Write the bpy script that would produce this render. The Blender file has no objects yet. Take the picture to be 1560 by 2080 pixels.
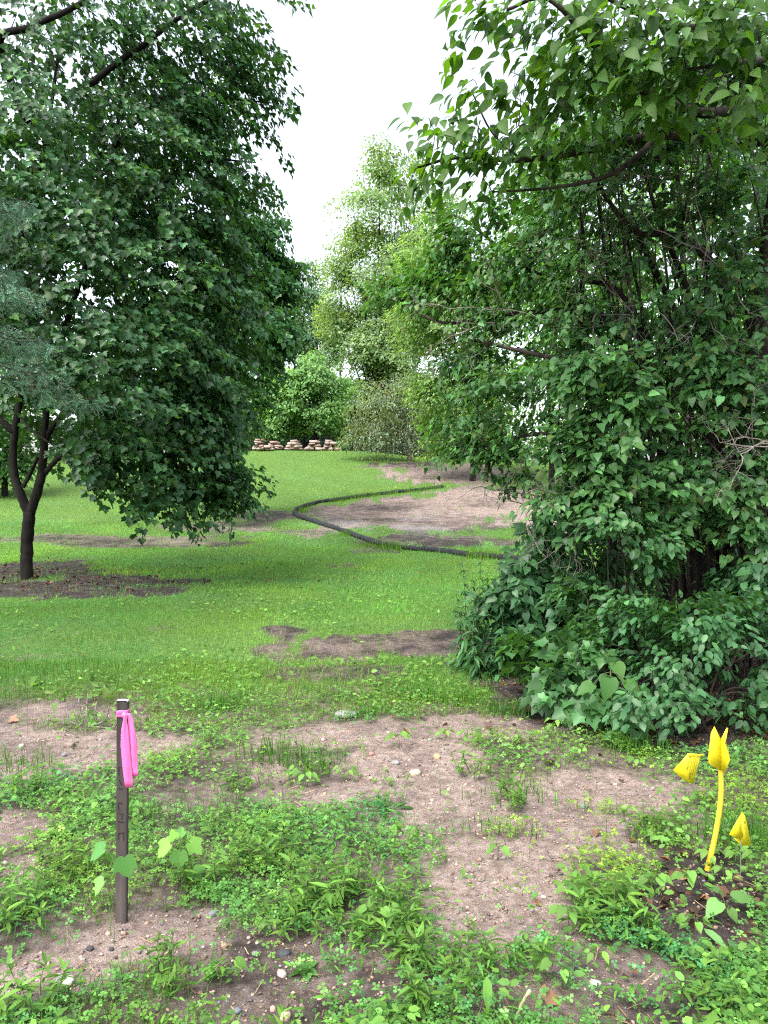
import bpy, math
import numpy as np
from mathutils import Matrix, Vector

# ------------------------------------------------------------------ camera, sky, sun, exposure
SC = bpy.context.scene
COL = SC.collection
F, CU, CV = 1562.0, 780.0, 1040.0           # photograph: 1560 x 2080, focal length in its pixels
PITCH = math.atan(40 / F)
CAMZ = 1.55
cam = bpy.data.cameras.new('camera')
cam.sensor_fit = 'VERTICAL'; cam.sensor_height = 24; cam.lens = 24 * F / 2080
cam.clip_start = 0.05; cam.clip_end = 3000
camo = bpy.data.objects.new('camera', cam); COL.objects.link(camo)
camo.location = (0, 0, CAMZ); camo.rotation_euler = (math.pi / 2 - PITCH, 0, 0)
SC.camera = camo

SUN_EL, SUN_AZ = math.radians(58), math.radians(222)     # azimuth clockwise from +Y (behind the camera, to the left)
w = bpy.data.worlds.new('World'); SC.world = w; w.use_nodes = True
nt = w.node_tree; nt.nodes.clear()
sky = nt.nodes.new('ShaderNodeTexSky'); sky.sky_type = 'NISHITA'; sky.sun_disc = False
sky.sun_elevation = SUN_EL; sky.sun_rotation = SUN_AZ
sky.air_density = 1.0; sky.dust_density = 4.0; sky.ozone_density = 1.0; sky.altitude = 0
hs = nt.nodes.new('ShaderNodeHueSaturation'); hs.inputs['Saturation'].default_value = 0.42; hs.inputs['Value'].default_value = 1.0
bg = nt.nodes.new('ShaderNodeBackground'); bg.inputs['Strength'].default_value = 0.15
ow = nt.nodes.new('ShaderNodeOutputWorld')
nt.links.new(sky.outputs[0], hs.inputs['Color']); nt.links.new(hs.outputs[0], bg.inputs['Color']); nt.links.new(bg.outputs[0], ow.inputs[0])
sl = bpy.data.lights.new('sun', 'SUN'); sl.energy = 0.75; sl.angle = math.radians(40); sl.color = (1, 0.97, 0.92)
so = bpy.data.objects.new('sun', sl); COL.objects.link(so)
sd = Vector((math.sin(SUN_AZ) * math.cos(SUN_EL), math.cos(SUN_AZ) * math.cos(SUN_EL), math.sin(SUN_EL)))
so.rotation_euler = sd.to_track_quat('Z', 'Y').to_euler(); so.location = (0, 0, 30)
SC.view_settings.view_transform = 'Standard'; SC.view_settings.look = 'None'
SC.view_settings.gamma = 1; SC.view_settings.exposure = 1.92
SC.render.engine = 'CYCLES'
SC.cycles.max_bounces = 7; SC.cycles.diffuse_bounces = 4; SC.cycles.glossy_bounces = 2
SC.cycles.transmission_bounces = 4; SC.cycles.transparent_max_bounces = 4
SC.cycles.use_denoising = False; SC.cycles.filter_width = 1.2
SC.cycles.caustics_reflective = False; SC.cycles.caustics_refractive = False

# ------------------------------------------------------------------ numeric helpers
RNG = np.random.default_rng(7)
def nrm(a): return a / np.maximum(np.linalg.norm(a, axis=-1, keepdims=True), 1e-9)
def P(u, v, Y):
    """point at forward distance Y along the line of sight of a photograph pixel"""
    a, b = (u - CU) / F, -(v - CV) / F
    cp, sp = math.cos(PITCH), math.sin(PITCH)
    dx, dy, dz = a, cp + b * sp, -sp + b * cp
    return np.array([dx * Y / dy, Y, CAMZ + dz * Y / dy])
def UV(p):
    p = np.asarray(p, float); d = p - np.array([0, 0, CAMZ])
    cp, sp = math.cos(PITCH), math.sin(PITCH)
    f = d[..., 1] * cp - d[..., 2] * sp; up = d[..., 1] * sp + d[..., 2] * cp
    f = np.where(f < 0.05, 0.05, f)
    return CU + F * d[..., 0] / f, CV - F * up / f
def hsh(i, j, s):
    a = np.sin(i * 127.1 + j * 311.7 + s * 74.7) * 43758.5453
    return a - np.floor(a)
def vn(x, y, s=0):
    i, j = np.floor(x), np.floor(y); fx, fy = x - i, y - j
    fx = fx * fx * (3 - 2 * fx); fy = fy * fy * (3 - 2 * fy)
    return ((hsh(i, j, s) * (1 - fx) + hsh(i + 1, j, s) * fx) * (1 - fy)
            + (hsh(i, j + 1, s) * (1 - fx) + hsh(i + 1, j + 1, s) * fx) * fy)
def fbm(x, y, s=0, o=3):
    r, a, t = 0, 1.0, 0
    for k in range(o):
        r = r + a * vn(x * 2 ** k, y * 2 ** k, s + k); t += a; a *= .5
    return r / t
def sstep(a, b, x):
    t = np.clip((x - a) / (b - a), 0, 1); return t * t * (3 - 2 * t)

# ------------------------------------------------------------------ terrain height
_pt = np.array([(-60, 0), (0, 0), (14, 0), (18, .05), (22, .38), (25, .72), (29, 1.18), (37, 2.6), (43, 3.85), (46, 4.05), (60, 4.2), (120, 4.6), (900, 4.6)])
_ty = np.arange(-60, 900, .25); _tz = np.interp(_ty, _pt[:, 0], _pt[:, 1])
_k = np.hanning(15); _k /= _k.sum(); _tz = np.convolve(np.pad(_tz, 7, mode='edge'), _k, 'valid')
def H(x, y):
    x = np.asarray(x, float); y = np.asarray(y, float)
    z = np.interp(y, _ty, _tz)
    near = 1 - sstep(7, 16, y)
    z = z + near * (.09 * (fbm(x * .8 + 3, y * .8, 11, 2) - .5) + .035 * (fbm(x * 3.1, y * 3.1, 17, 2) - .5) + .014 * (fbm(x * 11, y * 11, 19, 2) - .5))
    z = z + (1 - near) * .16 * (fbm(x * .28, y * .28, 23, 2) - .5)
    # spoil heaps right of the filter sock, small cut for the gravel pad
    z = z + .35 * np.exp(-(((x - 3.6) / 3.2) ** 2 + ((y - 29.5) / 2.0) ** 2)) + .35 * np.exp(-(((x - 3.5) / 3.0) ** 2 + ((y - 38.5) / 2.0) ** 2))
    z = z + .05 * (fbm(x * 1.7, y * 1.7, 31, 2) - .5) * np.exp(-(((x - 2) / 5) ** 2 + ((y - 27) / 4) ** 2))
    z = z - .55 * sstep(-3, 4, x) * sstep(35, 44, y) - .25 * sstep(-6, -11, x) * sstep(35, 44, y)
    # mud strip dips
    z = z - .06 * np.exp(-(((x + .3) / 1.5) ** 2 + ((y - 7.6) / .5) ** 2))
    return z
def W(u, v):
    """where the line of sight through a pixel meets the terrain"""
    d = P(u, v, 1.0) - np.array([0, 0, CAMZ])
    t = np.geomspace(1.2, 60, 900); z = CAMZ + d[2] * t
    below = z < H(d[0] * t, t)
    k = int(np.argmax(below)) if below.any() else len(t) - 1
    lo, hi = t[max(k - 1, 0)], t[k]
    for _ in range(14):
        m = .5 * (lo + hi)
        if CAMZ + d[2] * m < H(d[0] * m, m): hi = m
        else: lo = m
    return np.array([d[0] * hi, hi, float(H(d[0] * hi, hi))])
def GZ(x, y): return np.array([x, y, float(H(x, y))])

# ------------------------------------------------------------------ soil map (world ellipses)
BLOBS = []
def soil(u, v, ru, rv, dark, amt=1.0):
    c = W(u, v); a, b = W(u, v - rv), W(u, v + rv)
    BLOBS.append((c[0], c[1], ru * c[1] / F, max(abs(a[1] - b[1]) / 2, .05), dark, amt))
for b in [(130, 1525, 250, 42, .1), (-40, 1500, 120, 50, .3), (110, 1455, 180, 24, .35, .8), (20, 1690, 70, 50, .2, .9), (60, 1760, 60, 30, .2, .7),
          (720, 1492, 230, 30, .1), (830, 1550, 160, 60, .05), (930, 1640, 190, 70, .1), (1010, 1760, 170, 90, .05), (700, 1615, 150, 36, .2),
          (1250, 1610, 150, 40, 0), (1170, 1690, 130, 60, .2), (1060, 1880, 150, 70, .1), (980, 1480, 130, 26, .2, .9), (560, 1560, 60, 30, .2, .6),
          (260, 1915, 170, 42, .15), (110, 1970, 110, 70, .1), (520, 1940, 190, 55, .7), (570, 2040, 220, 70, .8), (350, 1880, 110, 28, .2), (760, 2010, 120, 50, .6, .8),
          (1420, 1880, 160, 90, 1, .95), (1260, 1980, 170, 60, .5), (1480, 1800, 120, 70, 1, .8), (1130, 2050, 160, 40, .8, .8), (900, 1960, 90, 60, .3, .7),
          (660, 1330, 140, 28, .7, .8), (830, 1308, 140, 28, .7, .82), (590, 1280, 70, 9, .9, .8), (700, 1362, 140, 16, .8, .6), (930, 1302, 60, 20, .9),
          (690, 1150, 46, 7, .8, .6), (770, 1118, 90, 8, .6, .55), (140, 1330, 60, 6, .7, .3), (330, 1275, 40, 6, .7, .35), (60, 1335, 80, 9, .75, .35),
          (140, 1094, 300, 10, .7, .7), (300, 1106, 220, 6, .8, .7), (450, 1070, 130, 11, .6, .72), (540, 1045, 80, 11, .65, .75), (640, 1080, 60, 12, .5, .7),
          (120, 1190, 250, 26, 1.25, .92), (20, 1165, 150, 34, 1.25, .9), (300, 1200, 90, 10, 1, .9),  # dark mulch under the maple, with crown shade put into its colour
          (860, 1062, 210, 17, .6), (715, 1040, 85, 20, .85), (860, 1030, 180, 24, .55), (1000, 1022, 160, 34, .15), (1150, 1050, 160, 40, .1), (910, 964, 120, 20, .25), (830, 944, 90, 6, .9), (890, 1098, 170, 14, .95, .9),
          (1180, 1930, 80, 50, .25, .8), (1000, 1930, 90, 45, .2, .8), (1330, 2000, 120, 45, .6, .85), (1080, 2000, 100, 40, .4, .8), (400, 1955, 80, 40, .4, .8), (1000, 1385, 60, 20, .9, .7), (1090, 1425, 90, 32, .95), (1200, 1470, 110, 34, 1, .9), (1380, 1500, 190, 36, 1, .9)]:
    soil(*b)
BLOBS += [(3.0, 6.4, 2.0, 1.5, 1.0, 1.0), (2.2, 7.2, 1.5, .9, 1.0, .95), (4.5, 6, 1.6, 1.5, 1, .9)]      # leaf-littered soil under the shrubs
_B = np.array(BLOBS if len(BLOBS[0]) == 6 else [], float)
GRAVEL = (W(860, 1066), 3.2, 1.5)
def soilmap(x, y):
    """(bare soil 0..1, darkness 0..1)"""
    x = np.asarray(x, float); y = np.asarray(y, float)
    sc = np.clip((y / 5) ** .55, .7, 4)
    n = fbm(x * 3.2 / sc, y * 3.2 / sc, 41, 3) - .5; n2 = fbm(x * 10 / sc, y * 10 / sc, 47, 3) - .5
    m = np.zeros_like(x); dk = np.zeros_like(x); ws = np.full_like(x, 1e-4)
    for cx, cy, rx, ry, d, a in _B:
        q = ((x - cx) / rx) ** 2 + ((y - cy) / ry) ** 2
        s = a * (1 - sstep(.35, 1.6, q + 2.0 * n + 1.6 * n2))
        m = np.maximum(m, s); dk += d * s; ws += s
    dk = np.clip(dk / ws + 1.3 * (fbm(x * .55 + 2, y * 1.1, 67, 3) - .5) * (y > 15), 0, 1)
    thin = sstep(.60, .74, fbm(x * 1.3, y * 1.3, 53, 3)) * .55 * (y < 9)      # thin places between the weeds
    thin = thin * (1 - .6 * sstep(5.5, 7, y)); dk = np.where(thin > m, .7, dk)
    return np.maximum(m, thin), dk

# ------------------------------------------------------------------ mesh building
def build(name, V, faces, mat, parent=None, col=None, smooth=False, origin=None):
    """faces: list of int arrays (n,k), each with constant k"""
    me = bpy.data.meshes.new(name)
    V = np.asarray(V, np.float64)
    if origin is not None: V = V - np.asarray(origin)
    faces = [np.asarray(f, np.int64) for f in faces if len(f)]
    idx = np.concatenate([f.ravel() for f in faces]); tot = np.concatenate([np.full(len(f), f.shape[1]) for f in faces])
    st = np.concatenate([[0], np.cumsum(tot)[:-1]])
    me.vertices.add(len(V)); me.vertices.foreach_set('co', V.ravel().astype(np.float32))
    me.loops.add(len(idx)); me.loops.foreach_set('vertex_index', idx.astype(np.int32))
    me.polygons.add(len(tot)); me.polygons.foreach_set('loop_start', st.astype(np.int32))
    if smooth: me.polygons.foreach_set('use_smooth', np.ones(len(tot), bool))
    me.update(calc_edges=True)
    if col is not None:
        c = np.ones((len(V), 4), np.float32); c[:, :3] = col
        me.color_attributes.new('Col', 'FLOAT_COLOR', 'POINT').data.foreach_set('color', c.ravel())
    me.materials.append(mat)
    o = bpy.data.objects.new(name, me); COL.objects.link(o)
    if parent is not None: o.parent = parent
    return o
def tag(o, label=None, cat=None, group=None, kind=None):
    if label: o['label'] = label
    if cat: o['category'] = cat
    if group: o['group'] = group
    if kind: o['kind'] = kind
    return o
def thing(name, label, cat, loc, group=None):
    o = bpy.data.objects.new(name, None); COL.objects.link(o); o.location = loc; o.empty_display_size = .1
    return tag(o, label, cat, group)
class Tubes:
    def __init__(s): s.V = []; s.F = []; s.T = []; s.n = 0
    def add(s, pts, radii, k=6, cap=True):
        pts = np.asarray(pts, float); m = len(pts); r = np.asarray(radii, float) * np.ones(m)
        t = np.gradient(pts, axis=0); t = nrm(t)
        ref = np.array([0, 0, 1.0]) if abs(t[0, 2]) < .9 else np.array([0, 1.0, 0])
        a = np.zeros_like(t); b = np.zeros_like(t); prev = np.cross(ref, t[0])
        for i in range(m):
            prev = prev - t[i] * prev.dot(t[i]); prev = prev / max(np.linalg.norm(prev), 1e-9); a[i] = prev; b[i] = np.cross(t[i], prev)
        an = np.arange(k) * 2 * math.pi / k
        ring = pts[:, None] + r[:, None, None] * (np.cos(an)[None, :, None] * a[:, None] + np.sin(an)[None, :, None] * b[:, None])
        s.V.append(ring.reshape(-1, 3)); i = np.arange(m - 1)[:, None] * k; j = np.arange(k)[None]; j2 = (j + 1) % k
        s.F.append((s.n + np.stack([i + j, i + j2, i + k + j2, i + k + j], -1)).reshape(-1, 4)); s.n += m * k
        if cap:
            s.V.append(pts[[0, -1]]); jj = np.arange(k); 
            s.T.append(np.stack([np.full(k, s.n), s.n - m * k + (jj + 1) % k, s.n - m * k + jj], -1))
            s.T.append(np.stack([np.full(k, s.n + 1), s.n - k + jj, s.n - k + (jj + 1) % k], -1)); s.n += 2
    def build(s, name, mat, parent=None, origin=None, col=None):
        return build(name, np.concatenate(s.V), [np.concatenate(s.F)] + ([np.concatenate(s.T)] if s.T else []), mat, parent, col, True, origin)
def curve(pts, n=14):
    """Catmull-Rom through points"""
    p = np.asarray(pts, float)
    if len(p) == 2: return p[0] + (p[1] - p[0]) * np.linspace(0, 1, n)[:, None]
    q = np.concatenate([[2 * p[0] - p[1]], p, [2 * p[-1] - p[-2]]]); out = []
    m = max(3, n // (len(p) - 1) + 1)
    for i in range(1, len(q) - 2):
        t = np.linspace(0, 1, m, endpoint=(i == len(q) - 3))[:, None]
        out.append(.5 * (2 * q[i] + (q[i + 1] - q[i - 1]) * t + (2 * q[i - 1] - 5 * q[i] + 4 * q[i + 1] - q[i + 2]) * t ** 2 + (3 * q[i] - q[i - 1] - 3 * q[i + 1] + q[i + 2]) * t ** 3))
    return np.concatenate(out)
# leaf templates: verts in a unit frame (base at origin, tip along +Y, upper side +Z), list of faces
def strip_leaf(rows, fold=.25, droop=.25, tip=1.0):
    V = [(0, 0, 0)]; Fc = []
    z = lambda x, y: abs(x) * fold - droop * y * y
    for y, wd in rows: V += [(-wd, y, z(wd, y)), (0, y, z(0, y)), (wd, y, z(wd, y))]
    V.append((0, tip, z(0, tip))); n = len(rows); e = len(V) - 1
    T = [(0, 2, 1), (0, 3, 2)]; Q = []
    for i in range(n - 1):
        a = 1 + 3 * i; Q += [(a, a + 1, a + 4, a + 3), (a + 1, a + 2, a + 5, a + 4)]
    a = 1 + 3 * (n - 1); T += [(a, a + 1, e), (a + 1, a + 2, e)]
    return np.array(V, float), [T, Q] if Q else [T]
def half_leaf(half, fold=.15, droop=.2):
    R = [(x, y) for x, y in half]; n = len(R)
    V = [(x, y, x * fold - droop * y * y) for x, y in R] + [(-x, y, x * fold - droop * y * y) for x, y in R[1:-1]]
    r = list(range(n)); l = [n - 1] + [n + i for i in range(n - 3, -1, -1)] + [0]
    return np.array(V, float), [[r], [l]]
MAPLE = half_leaf([(0, 0), (.16, -.06), (.42, -.10), (.43, .08), (.56, .18), (.66, .44), (.46, .47), (.33, .52), (.32, .72), (.17, .74), (0, 1)], .3, .3)
MAPLE2 = half_leaf([(0, 0), (.42, -.08), (.42, .13), (.64, .42), (.33, .53), (0, 1)], .3, .3)
MAPLE3 = half_leaf([(0, 0), (.42, -.05), (.64, .42), (.33, .53), (0, 1)], .3, .3)
HEART3 = strip_leaf([(.28, .36)], .2, .25)
OVATE = strip_leaf([(.06, .13), (.22, .25), (.42, .275), (.66, .18), (.85, .065)], .25, .32)
HEART2 = strip_leaf([(.06, .28), (.5, .32)], .2, .25)
HEART = strip_leaf([(-.05, .2), (.12, .35), (.38, .36), (.7, .19)], .2, .25)
SEEDM = half_leaf([(0, 0), (.2, -.13), (.42, -.04), (.52, .18), (.60, .42), (.58, .62), (.42, .56), (.32, .62), (.28, .8), (.14, .88), (0, 1.02)], .32, .35)
OVAL = strip_leaf([(.2, .24), (.62, .27)], .2, .15)
LANCE = strip_leaf([(.25, .11), (.6, .10)], .3, .35)
RHOMB = (np.array([(0, 0, 0), (.3, .45, .06), (0, 1, -.12), (-.3, .45, .06)]), [[(0, 1, 2), (0, 2, 3)]])
def frames(tip, nor):
    y = nrm(tip); z = nrm(nor - (nor * y).sum(-1, keepdims=True) * y); x = np.cross(y, z)
    return np.stack([x, y, z], -1)          # columns
def scatter(name, tmpl, pos, R, size, colr, mat, parent=None, origin=None, kind='stuff'):
    V, Fs = tmpl; n, m = len(pos), len(V)
    vv = np.einsum('nij,mj->nmi', R, V) * np.asarray(size).reshape(-1, 1, 1) + pos[:, None]
    off = np.arange(n)[:, None, None] * m
    o = build(name, vv.reshape(-1, 3), [(np.array(f)[None] + off).reshape(-1, len(f[0])) for f in Fs], mat, parent, np.repeat(colr, m, 0), False, origin)
    if kind: o['kind'] = kind
    return o
def multi(name, parts, mat, parent=None, origin=None, kind='stuff'):
    """several scattered templates in one mesh"""
    VV, FF, CC, n0 = [], [], [], 0
    for tmpl, pos, R, size, colr in parts:
        if len(pos) == 0: continue
        V, Fs = tmpl; n, m = len(pos), len(V)
        VV.append((np.einsum('nij,mj->nmi', R, V) * np.asarray(size).reshape(-1, 1, 1) + pos[:, None]).reshape(-1, 3))
        off = n0 + np.arange(n)[:, None, None] * m
        FF += [(np.array(f)[None] + off).reshape(-1, len(f[0])) for f in Fs]; CC.append(np.repeat(colr, m, 0)); n0 += n * m
    o = build(name, np.concatenate(VV), FF, mat, parent, np.concatenate(CC), False, origin)
    if kind: o['kind'] = kind
    return o
def tints(n, base, rng, sv=.25, yel=.15, alt=None, pa=0.0):
    c = np.tile(np.array(base, float), (n, 1)) * np.exp(rng.normal(0, sv, (n, 1)))
    k = rng.random((n, 1)) * yel; c = c * (1 + k * np.array([1.6, .55, -.5]))
    if alt is not None:
        q = rng.random(n) < pa; c[q] = np.array(alt) * np.exp(rng.normal(0, sv, (q.sum(), 1)))
    return np.clip(c, 0.002, .8)

# ------------------------------------------------------------------ materials
def mat_new(name):
    m = bpy.data.materials.new(name); m.use_nodes = True; t = m.node_tree
    return m, t, t.nodes['Principled BSDF'], t.nodes['Material Output']
def leafmat(name, rough=.45, tr=.35, gain=(1.5, 1.5, .45), spec=.4):
    m, t, b, o = mat_new(name)
    a = t.nodes.new('ShaderNodeAttribute'); a.attribute_name = 'Col'
    t.links.new(a.outputs['Color'], b.inputs['Base Color'])
    b.inputs['Roughness'].default_value = rough; b.inputs['Specular IOR Level'].default_value = spec
    g = t.nodes.new('ShaderNodeMix'); g.data_type = 'RGBA'; g.blend_type = 'MULTIPLY'; g.inputs[0].default_value = 1
    t.links.new(a.outputs['Color'], g.inputs[6]); g.inputs[7].default_value = (*gain, 1)
    tl = t.nodes.new('ShaderNodeBsdfTranslucent'); t.links.new(g.outputs[2], tl.inputs['Color'])
    mx = t.nodes.new('ShaderNodeMixShader'); mx.inputs[0].default_value = tr
    t.links.new(b.outputs[0], mx.inputs[1]); t.links.new(tl.outputs[0], mx.inputs[2]); t.links.new(mx.outputs[0], o.inputs['Surface'])
    return m
def noisemat(name, c1, c2, scale=8, rough=.85, bump=.4, stretch=(1, 1, 1), spec=.25, detail=6, attr=False):
    m, t, b, o = mat_new(name)
    tc = t.nodes.new('ShaderNodeTexCoord'); mp = t.nodes.new('ShaderNodeMapping'); mp.inputs['Scale'].default_value = stretch
    t.links.new(tc.outputs['Object'], mp.inputs['Vector'])
    n = t.nodes.new('ShaderNodeTexNoise'); n.inputs['Scale'].default_value = scale; n.inputs['Detail'].default_value = detail
    t.links.new(mp.outputs[0], n.inputs['Vector'])
    r = t.nodes.new('ShaderNodeValToRGB'); r.color_ramp.elements[0].position = .35; r.color_ramp.elements[1].position = .68
    r.color_ramp.elements[0].color = (*c1, 1); r.color_ramp.elements[1].color = (*c2, 1); t.links.new(n.outputs['Fac'], r.inputs[0])
    src = r.outputs[0]
    if attr:
        a = t.nodes.new('ShaderNodeAttribute'); a.attribute_name = 'Col'
        g = t.nodes.new('ShaderNodeMix'); g.data_type = 'RGBA'; g.blend_type = 'MULTIPLY'; g.inputs[0].default_value = 1
        t.links.new(src, g.inputs[6]); t.links.new(a.outputs['Color'], g.inputs[7]); src = g.outputs[2]
    t.links.new(src, b.inputs['Base Color'])
    b.inputs['Roughness'].default_value = rough; b.inputs['Specular IOR Level'].default_value = spec
    if bump:
        bp = t.nodes.new('ShaderNodeBump'); bp.inputs['Strength'].default_value = bump; bp.inputs['Distance'].default_value = .02
        t.links.new(n.outputs['Fac'], bp.inputs['Height']); t.links.new(bp.outputs[0], b.inputs['Normal'])
    return m
M = {
    'maple': leafmat('maple_leaf', .42, .32, spec=.42), 'broad': leafmat('broad_leaf', .45, .5, (1.7, 1.7, .4), .3), 'lilac': leafmat('shrub_leaf', .42, .34),
    'far': leafmat('far_leaf', .6, .45, spec=.2), 'needle': leafmat('spruce_needle', .55, .12, (1, 1, .8), .3), 'grass': leafmat('grass_blade', .55, .4, (1.4, 1.4, .4), .15),
    'weed': leafmat('weed_leaf', .5, .35, (1.4, 1.5, .5), .2), 'litter': leafmat('dead_leaf', .7, .1, (1.3, 1, .6), .15),
    'bark': noisemat('dark_bark', (.006, .005, .0045), (.020, .017, .014), 9, .95, .8, (1, 1, .22)),
    'lilacbark': noisemat('shrub_bark', (.018, .014, .012), (.07, .055, .045), 14, .95, .8, (1, 1, .2)),
    'greybark': noisemat('grey_bark', (.09, .07, .06), (.19, .155, .135), 10, .95, .6, (1, 1, .3)),
    'twig': noisemat('dead_twig', (.14, .115, .10), (.30, .26, .235), 20, .9, .3),
    'stem': noisemat('green_stem', (.05, .09, .03), (.10, .12, .05), 30, .7, .1),
    'stake': noisemat('weathered_stake', (.034, .028, .025), (.105, .088, .080), 26, .85, .5, (1, 1, .07)),
    'cutend': noisemat('cut_wood_end', (.40, .38, .37), (.55, .53, .52), 60, .9, .2),
    'ink': noisemat('faded_ink', (.010, .009, .009), (.028, .024, .022), 40, .9, 0),
    'sock': noisemat('black_sock', (.012, .013, .016), (.035, .037, .042), 30, .75, .6),
    'stone': noisemat('field_stone', (.62, .6, .58), (1, 1, 1), 18, .85, .5, attr=True),
    'steel': noisemat('galvanised_steel', (.16, .17, .17), (.28, .29, .29), 20, .55, .1, spec=.5),
}
def plastic(name, colr, tr, rough=.45):
    m, t, b, o = mat_new(name)
    n = t.nodes.new('ShaderNodeTexNoise'); n.inputs['Scale'].default_value = 35; n.inputs['Detail'].default_value = 5
    r = t.nodes.new('ShaderNodeValToRGB'); r.color_ramp.elements[0].position = .3; r.color_ramp.elements[1].position = .6
    r.color_ramp.elements[0].color = (*[c * .86 for c in colr], 1); r.color_ramp.elements[1].color = (*colr, 1)
    tc = t.nodes.new('ShaderNodeTexCoord'); t.links.new(tc.outputs['Object'], n.inputs['Vector']); t.links.new(n.outputs['Fac'], r.inputs[0]); t.links.new(r.outputs[0], b.inputs['Base Color'])
    b.inputs['Roughness'].default_value = rough
    bp = t.nodes.new('ShaderNodeBump'); bp.inputs['Strength'].default_value = .05; bp.inputs['Distance'].default_value = .002
    t.links.new(n.outputs['Fac'], bp.inputs['Height']); t.links.new(bp.outputs[0], b.inputs['Normal'])
    if tr:
        tl = t.nodes.new('ShaderNodeBsdfTranslucent'); t.links.new(r.outputs[0], tl.inputs['Color'])
        mx = t.nodes.new('ShaderNodeMixShader'); mx.inputs[0].default_value = tr
        t.links.new(b.outputs[0], mx.inputs[1]); t.links.new(tl.outputs[0], mx.inputs[2]); t.links.new(mx.outputs[0], o.inputs['Surface'])
    return m
M['pink'] = plastic('pink_ribbon_film', (.94, .21, .53), .25, .45)
M['yellow'] = plastic('yellow_flag_film', (.92, .80, .03), .35, .45)
M['tube'] = plastic('yellow_tube_plastic', (.74, .52, .04), 0, .45)

def ground_mat():
    m, t, b, o = mat_new('ground')
    N = t.nodes.new; L = t.links.new
    tc = N('ShaderNodeTexCoord')
    a = N('ShaderNodeAttribute'); a.attribute_name = 'Col'
    sep = N('ShaderNodeSeparateColor'); L(a.outputs['Color'], sep.inputs[0])
    def noise(s, d=5, r=.6):
        n = N('ShaderNodeTexNoise'); n.inputs['Scale'].default_value = s; n.inputs['Detail'].default_value = d; n.inputs['Roughness'].default_value = r
        L(tc.outputs['Object'], n.inputs['Vector']); return n.outputs['Fac']
    def ramp(f, stops):
        r = N('ShaderNodeValToRGB'); e = r.color_ramp.elements
        while len(e) < len(stops): e.new(.5)
        for k, (p, c) in enumerate(stops): e[k].position = p; e[k].color = (*c, 1)
        L(f, r.inputs[0]); return r.outputs[0]
    def mix(f, x, y):
        g = N('ShaderNodeMix'); g.data_type = 'RGBA'; L(f, g.inputs[0]); L(x, g.inputs[6]); L(y, g.inputs[7]); return g.outputs[2]
    nA, nB, nC = noise(22), noise(3.2, 6), noise(130, 3)
    sand = ramp(nA, [(.25, (.115, .082, .070)), (.5, (.245, .184, .160)), (.75, (.385, .310, .275))])
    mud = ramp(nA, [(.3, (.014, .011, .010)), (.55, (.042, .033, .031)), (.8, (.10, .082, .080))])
    vor = N('ShaderNodeTexVoronoi'); vor.inputs['Scale'].default_value = 75; L(tc.outputs['Object'], vor.inputs['Vector'])
    grit = ramp(vor.outputs['Color'], [(.0, (.07, .055, .05)), (.5, (.20, .15, .125)), (1, (.45, .38, .335))])
    gm = N('ShaderNodeMath'); gm.operation = 'GREATER_THAN'; gm.inputs[1].default_value = .52; L(nC, gm.inputs[0])
    gm2 = N('ShaderNodeMath'); gm2.operation = 'MULTIPLY'; gm2.inputs[1].default_value = .6; L(gm.outputs[0], gm2.inputs[0])
    sand = mix(gm2.outputs[0], sand, grit)
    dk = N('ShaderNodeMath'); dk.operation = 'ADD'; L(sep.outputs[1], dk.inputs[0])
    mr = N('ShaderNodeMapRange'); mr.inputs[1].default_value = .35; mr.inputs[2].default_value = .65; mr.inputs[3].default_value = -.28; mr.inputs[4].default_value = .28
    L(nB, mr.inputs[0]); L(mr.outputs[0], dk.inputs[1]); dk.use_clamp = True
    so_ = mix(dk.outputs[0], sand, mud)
    turf = ramp(nA, [(.3, (.045, .085, .018)), (.55, (.085, .17, .03)), (.8, (.13, .21, .05))])
    # bare soil edge broken up by noise
    e1 = N('ShaderNodeMath'); e1.operation = 'ADD'; L(sep.outputs[0], e1.inputs[0])
    mr2 = N('ShaderNodeMapRange'); mr2.inputs[1].default_value = .3; mr2.inputs[2].default_value = .7; mr2.inputs[3].default_value = -.3; mr2.inputs[4].default_value = .3
    L(nA, mr2.inputs[0]); L(mr2.outputs[0], e1.inputs[1])
    ss = N('ShaderNodeMapRange'); ss.interpolation_type = 'SMOOTHSTEP'; ss.inputs[1].default_value = .25; ss.inputs[2].default_value = .55; L(e1.outputs[0], ss.inputs[0])
    c = mix(ss.outputs[0], turf, so_)
    grey = ramp(nC, [(.3, (.16, .15, .16)), (.7, (.42, .40, .41))])
    c = mix(sep.outputs[2], c, grey)
    L(c, b.inputs['Base Color']); b.inputs['Roughness'].default_value = .9; b.inputs['Specular IOR Level'].default_value = .2
    bp = N('ShaderNodeBump'); bp.inputs['Strength'].default_value = .7; bp.inputs['Distance'].default_value = .02
    ad = N('ShaderNodeMath'); ad.operation = 'ADD'; L(nA, ad.inputs[0]); L(nC, ad.inputs[1]); L(ad.outputs[0], bp.inputs['Height']); L(bp.outputs[0], b.inputs['Normal'])
    return m
M['ground'] = ground_mat()

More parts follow.
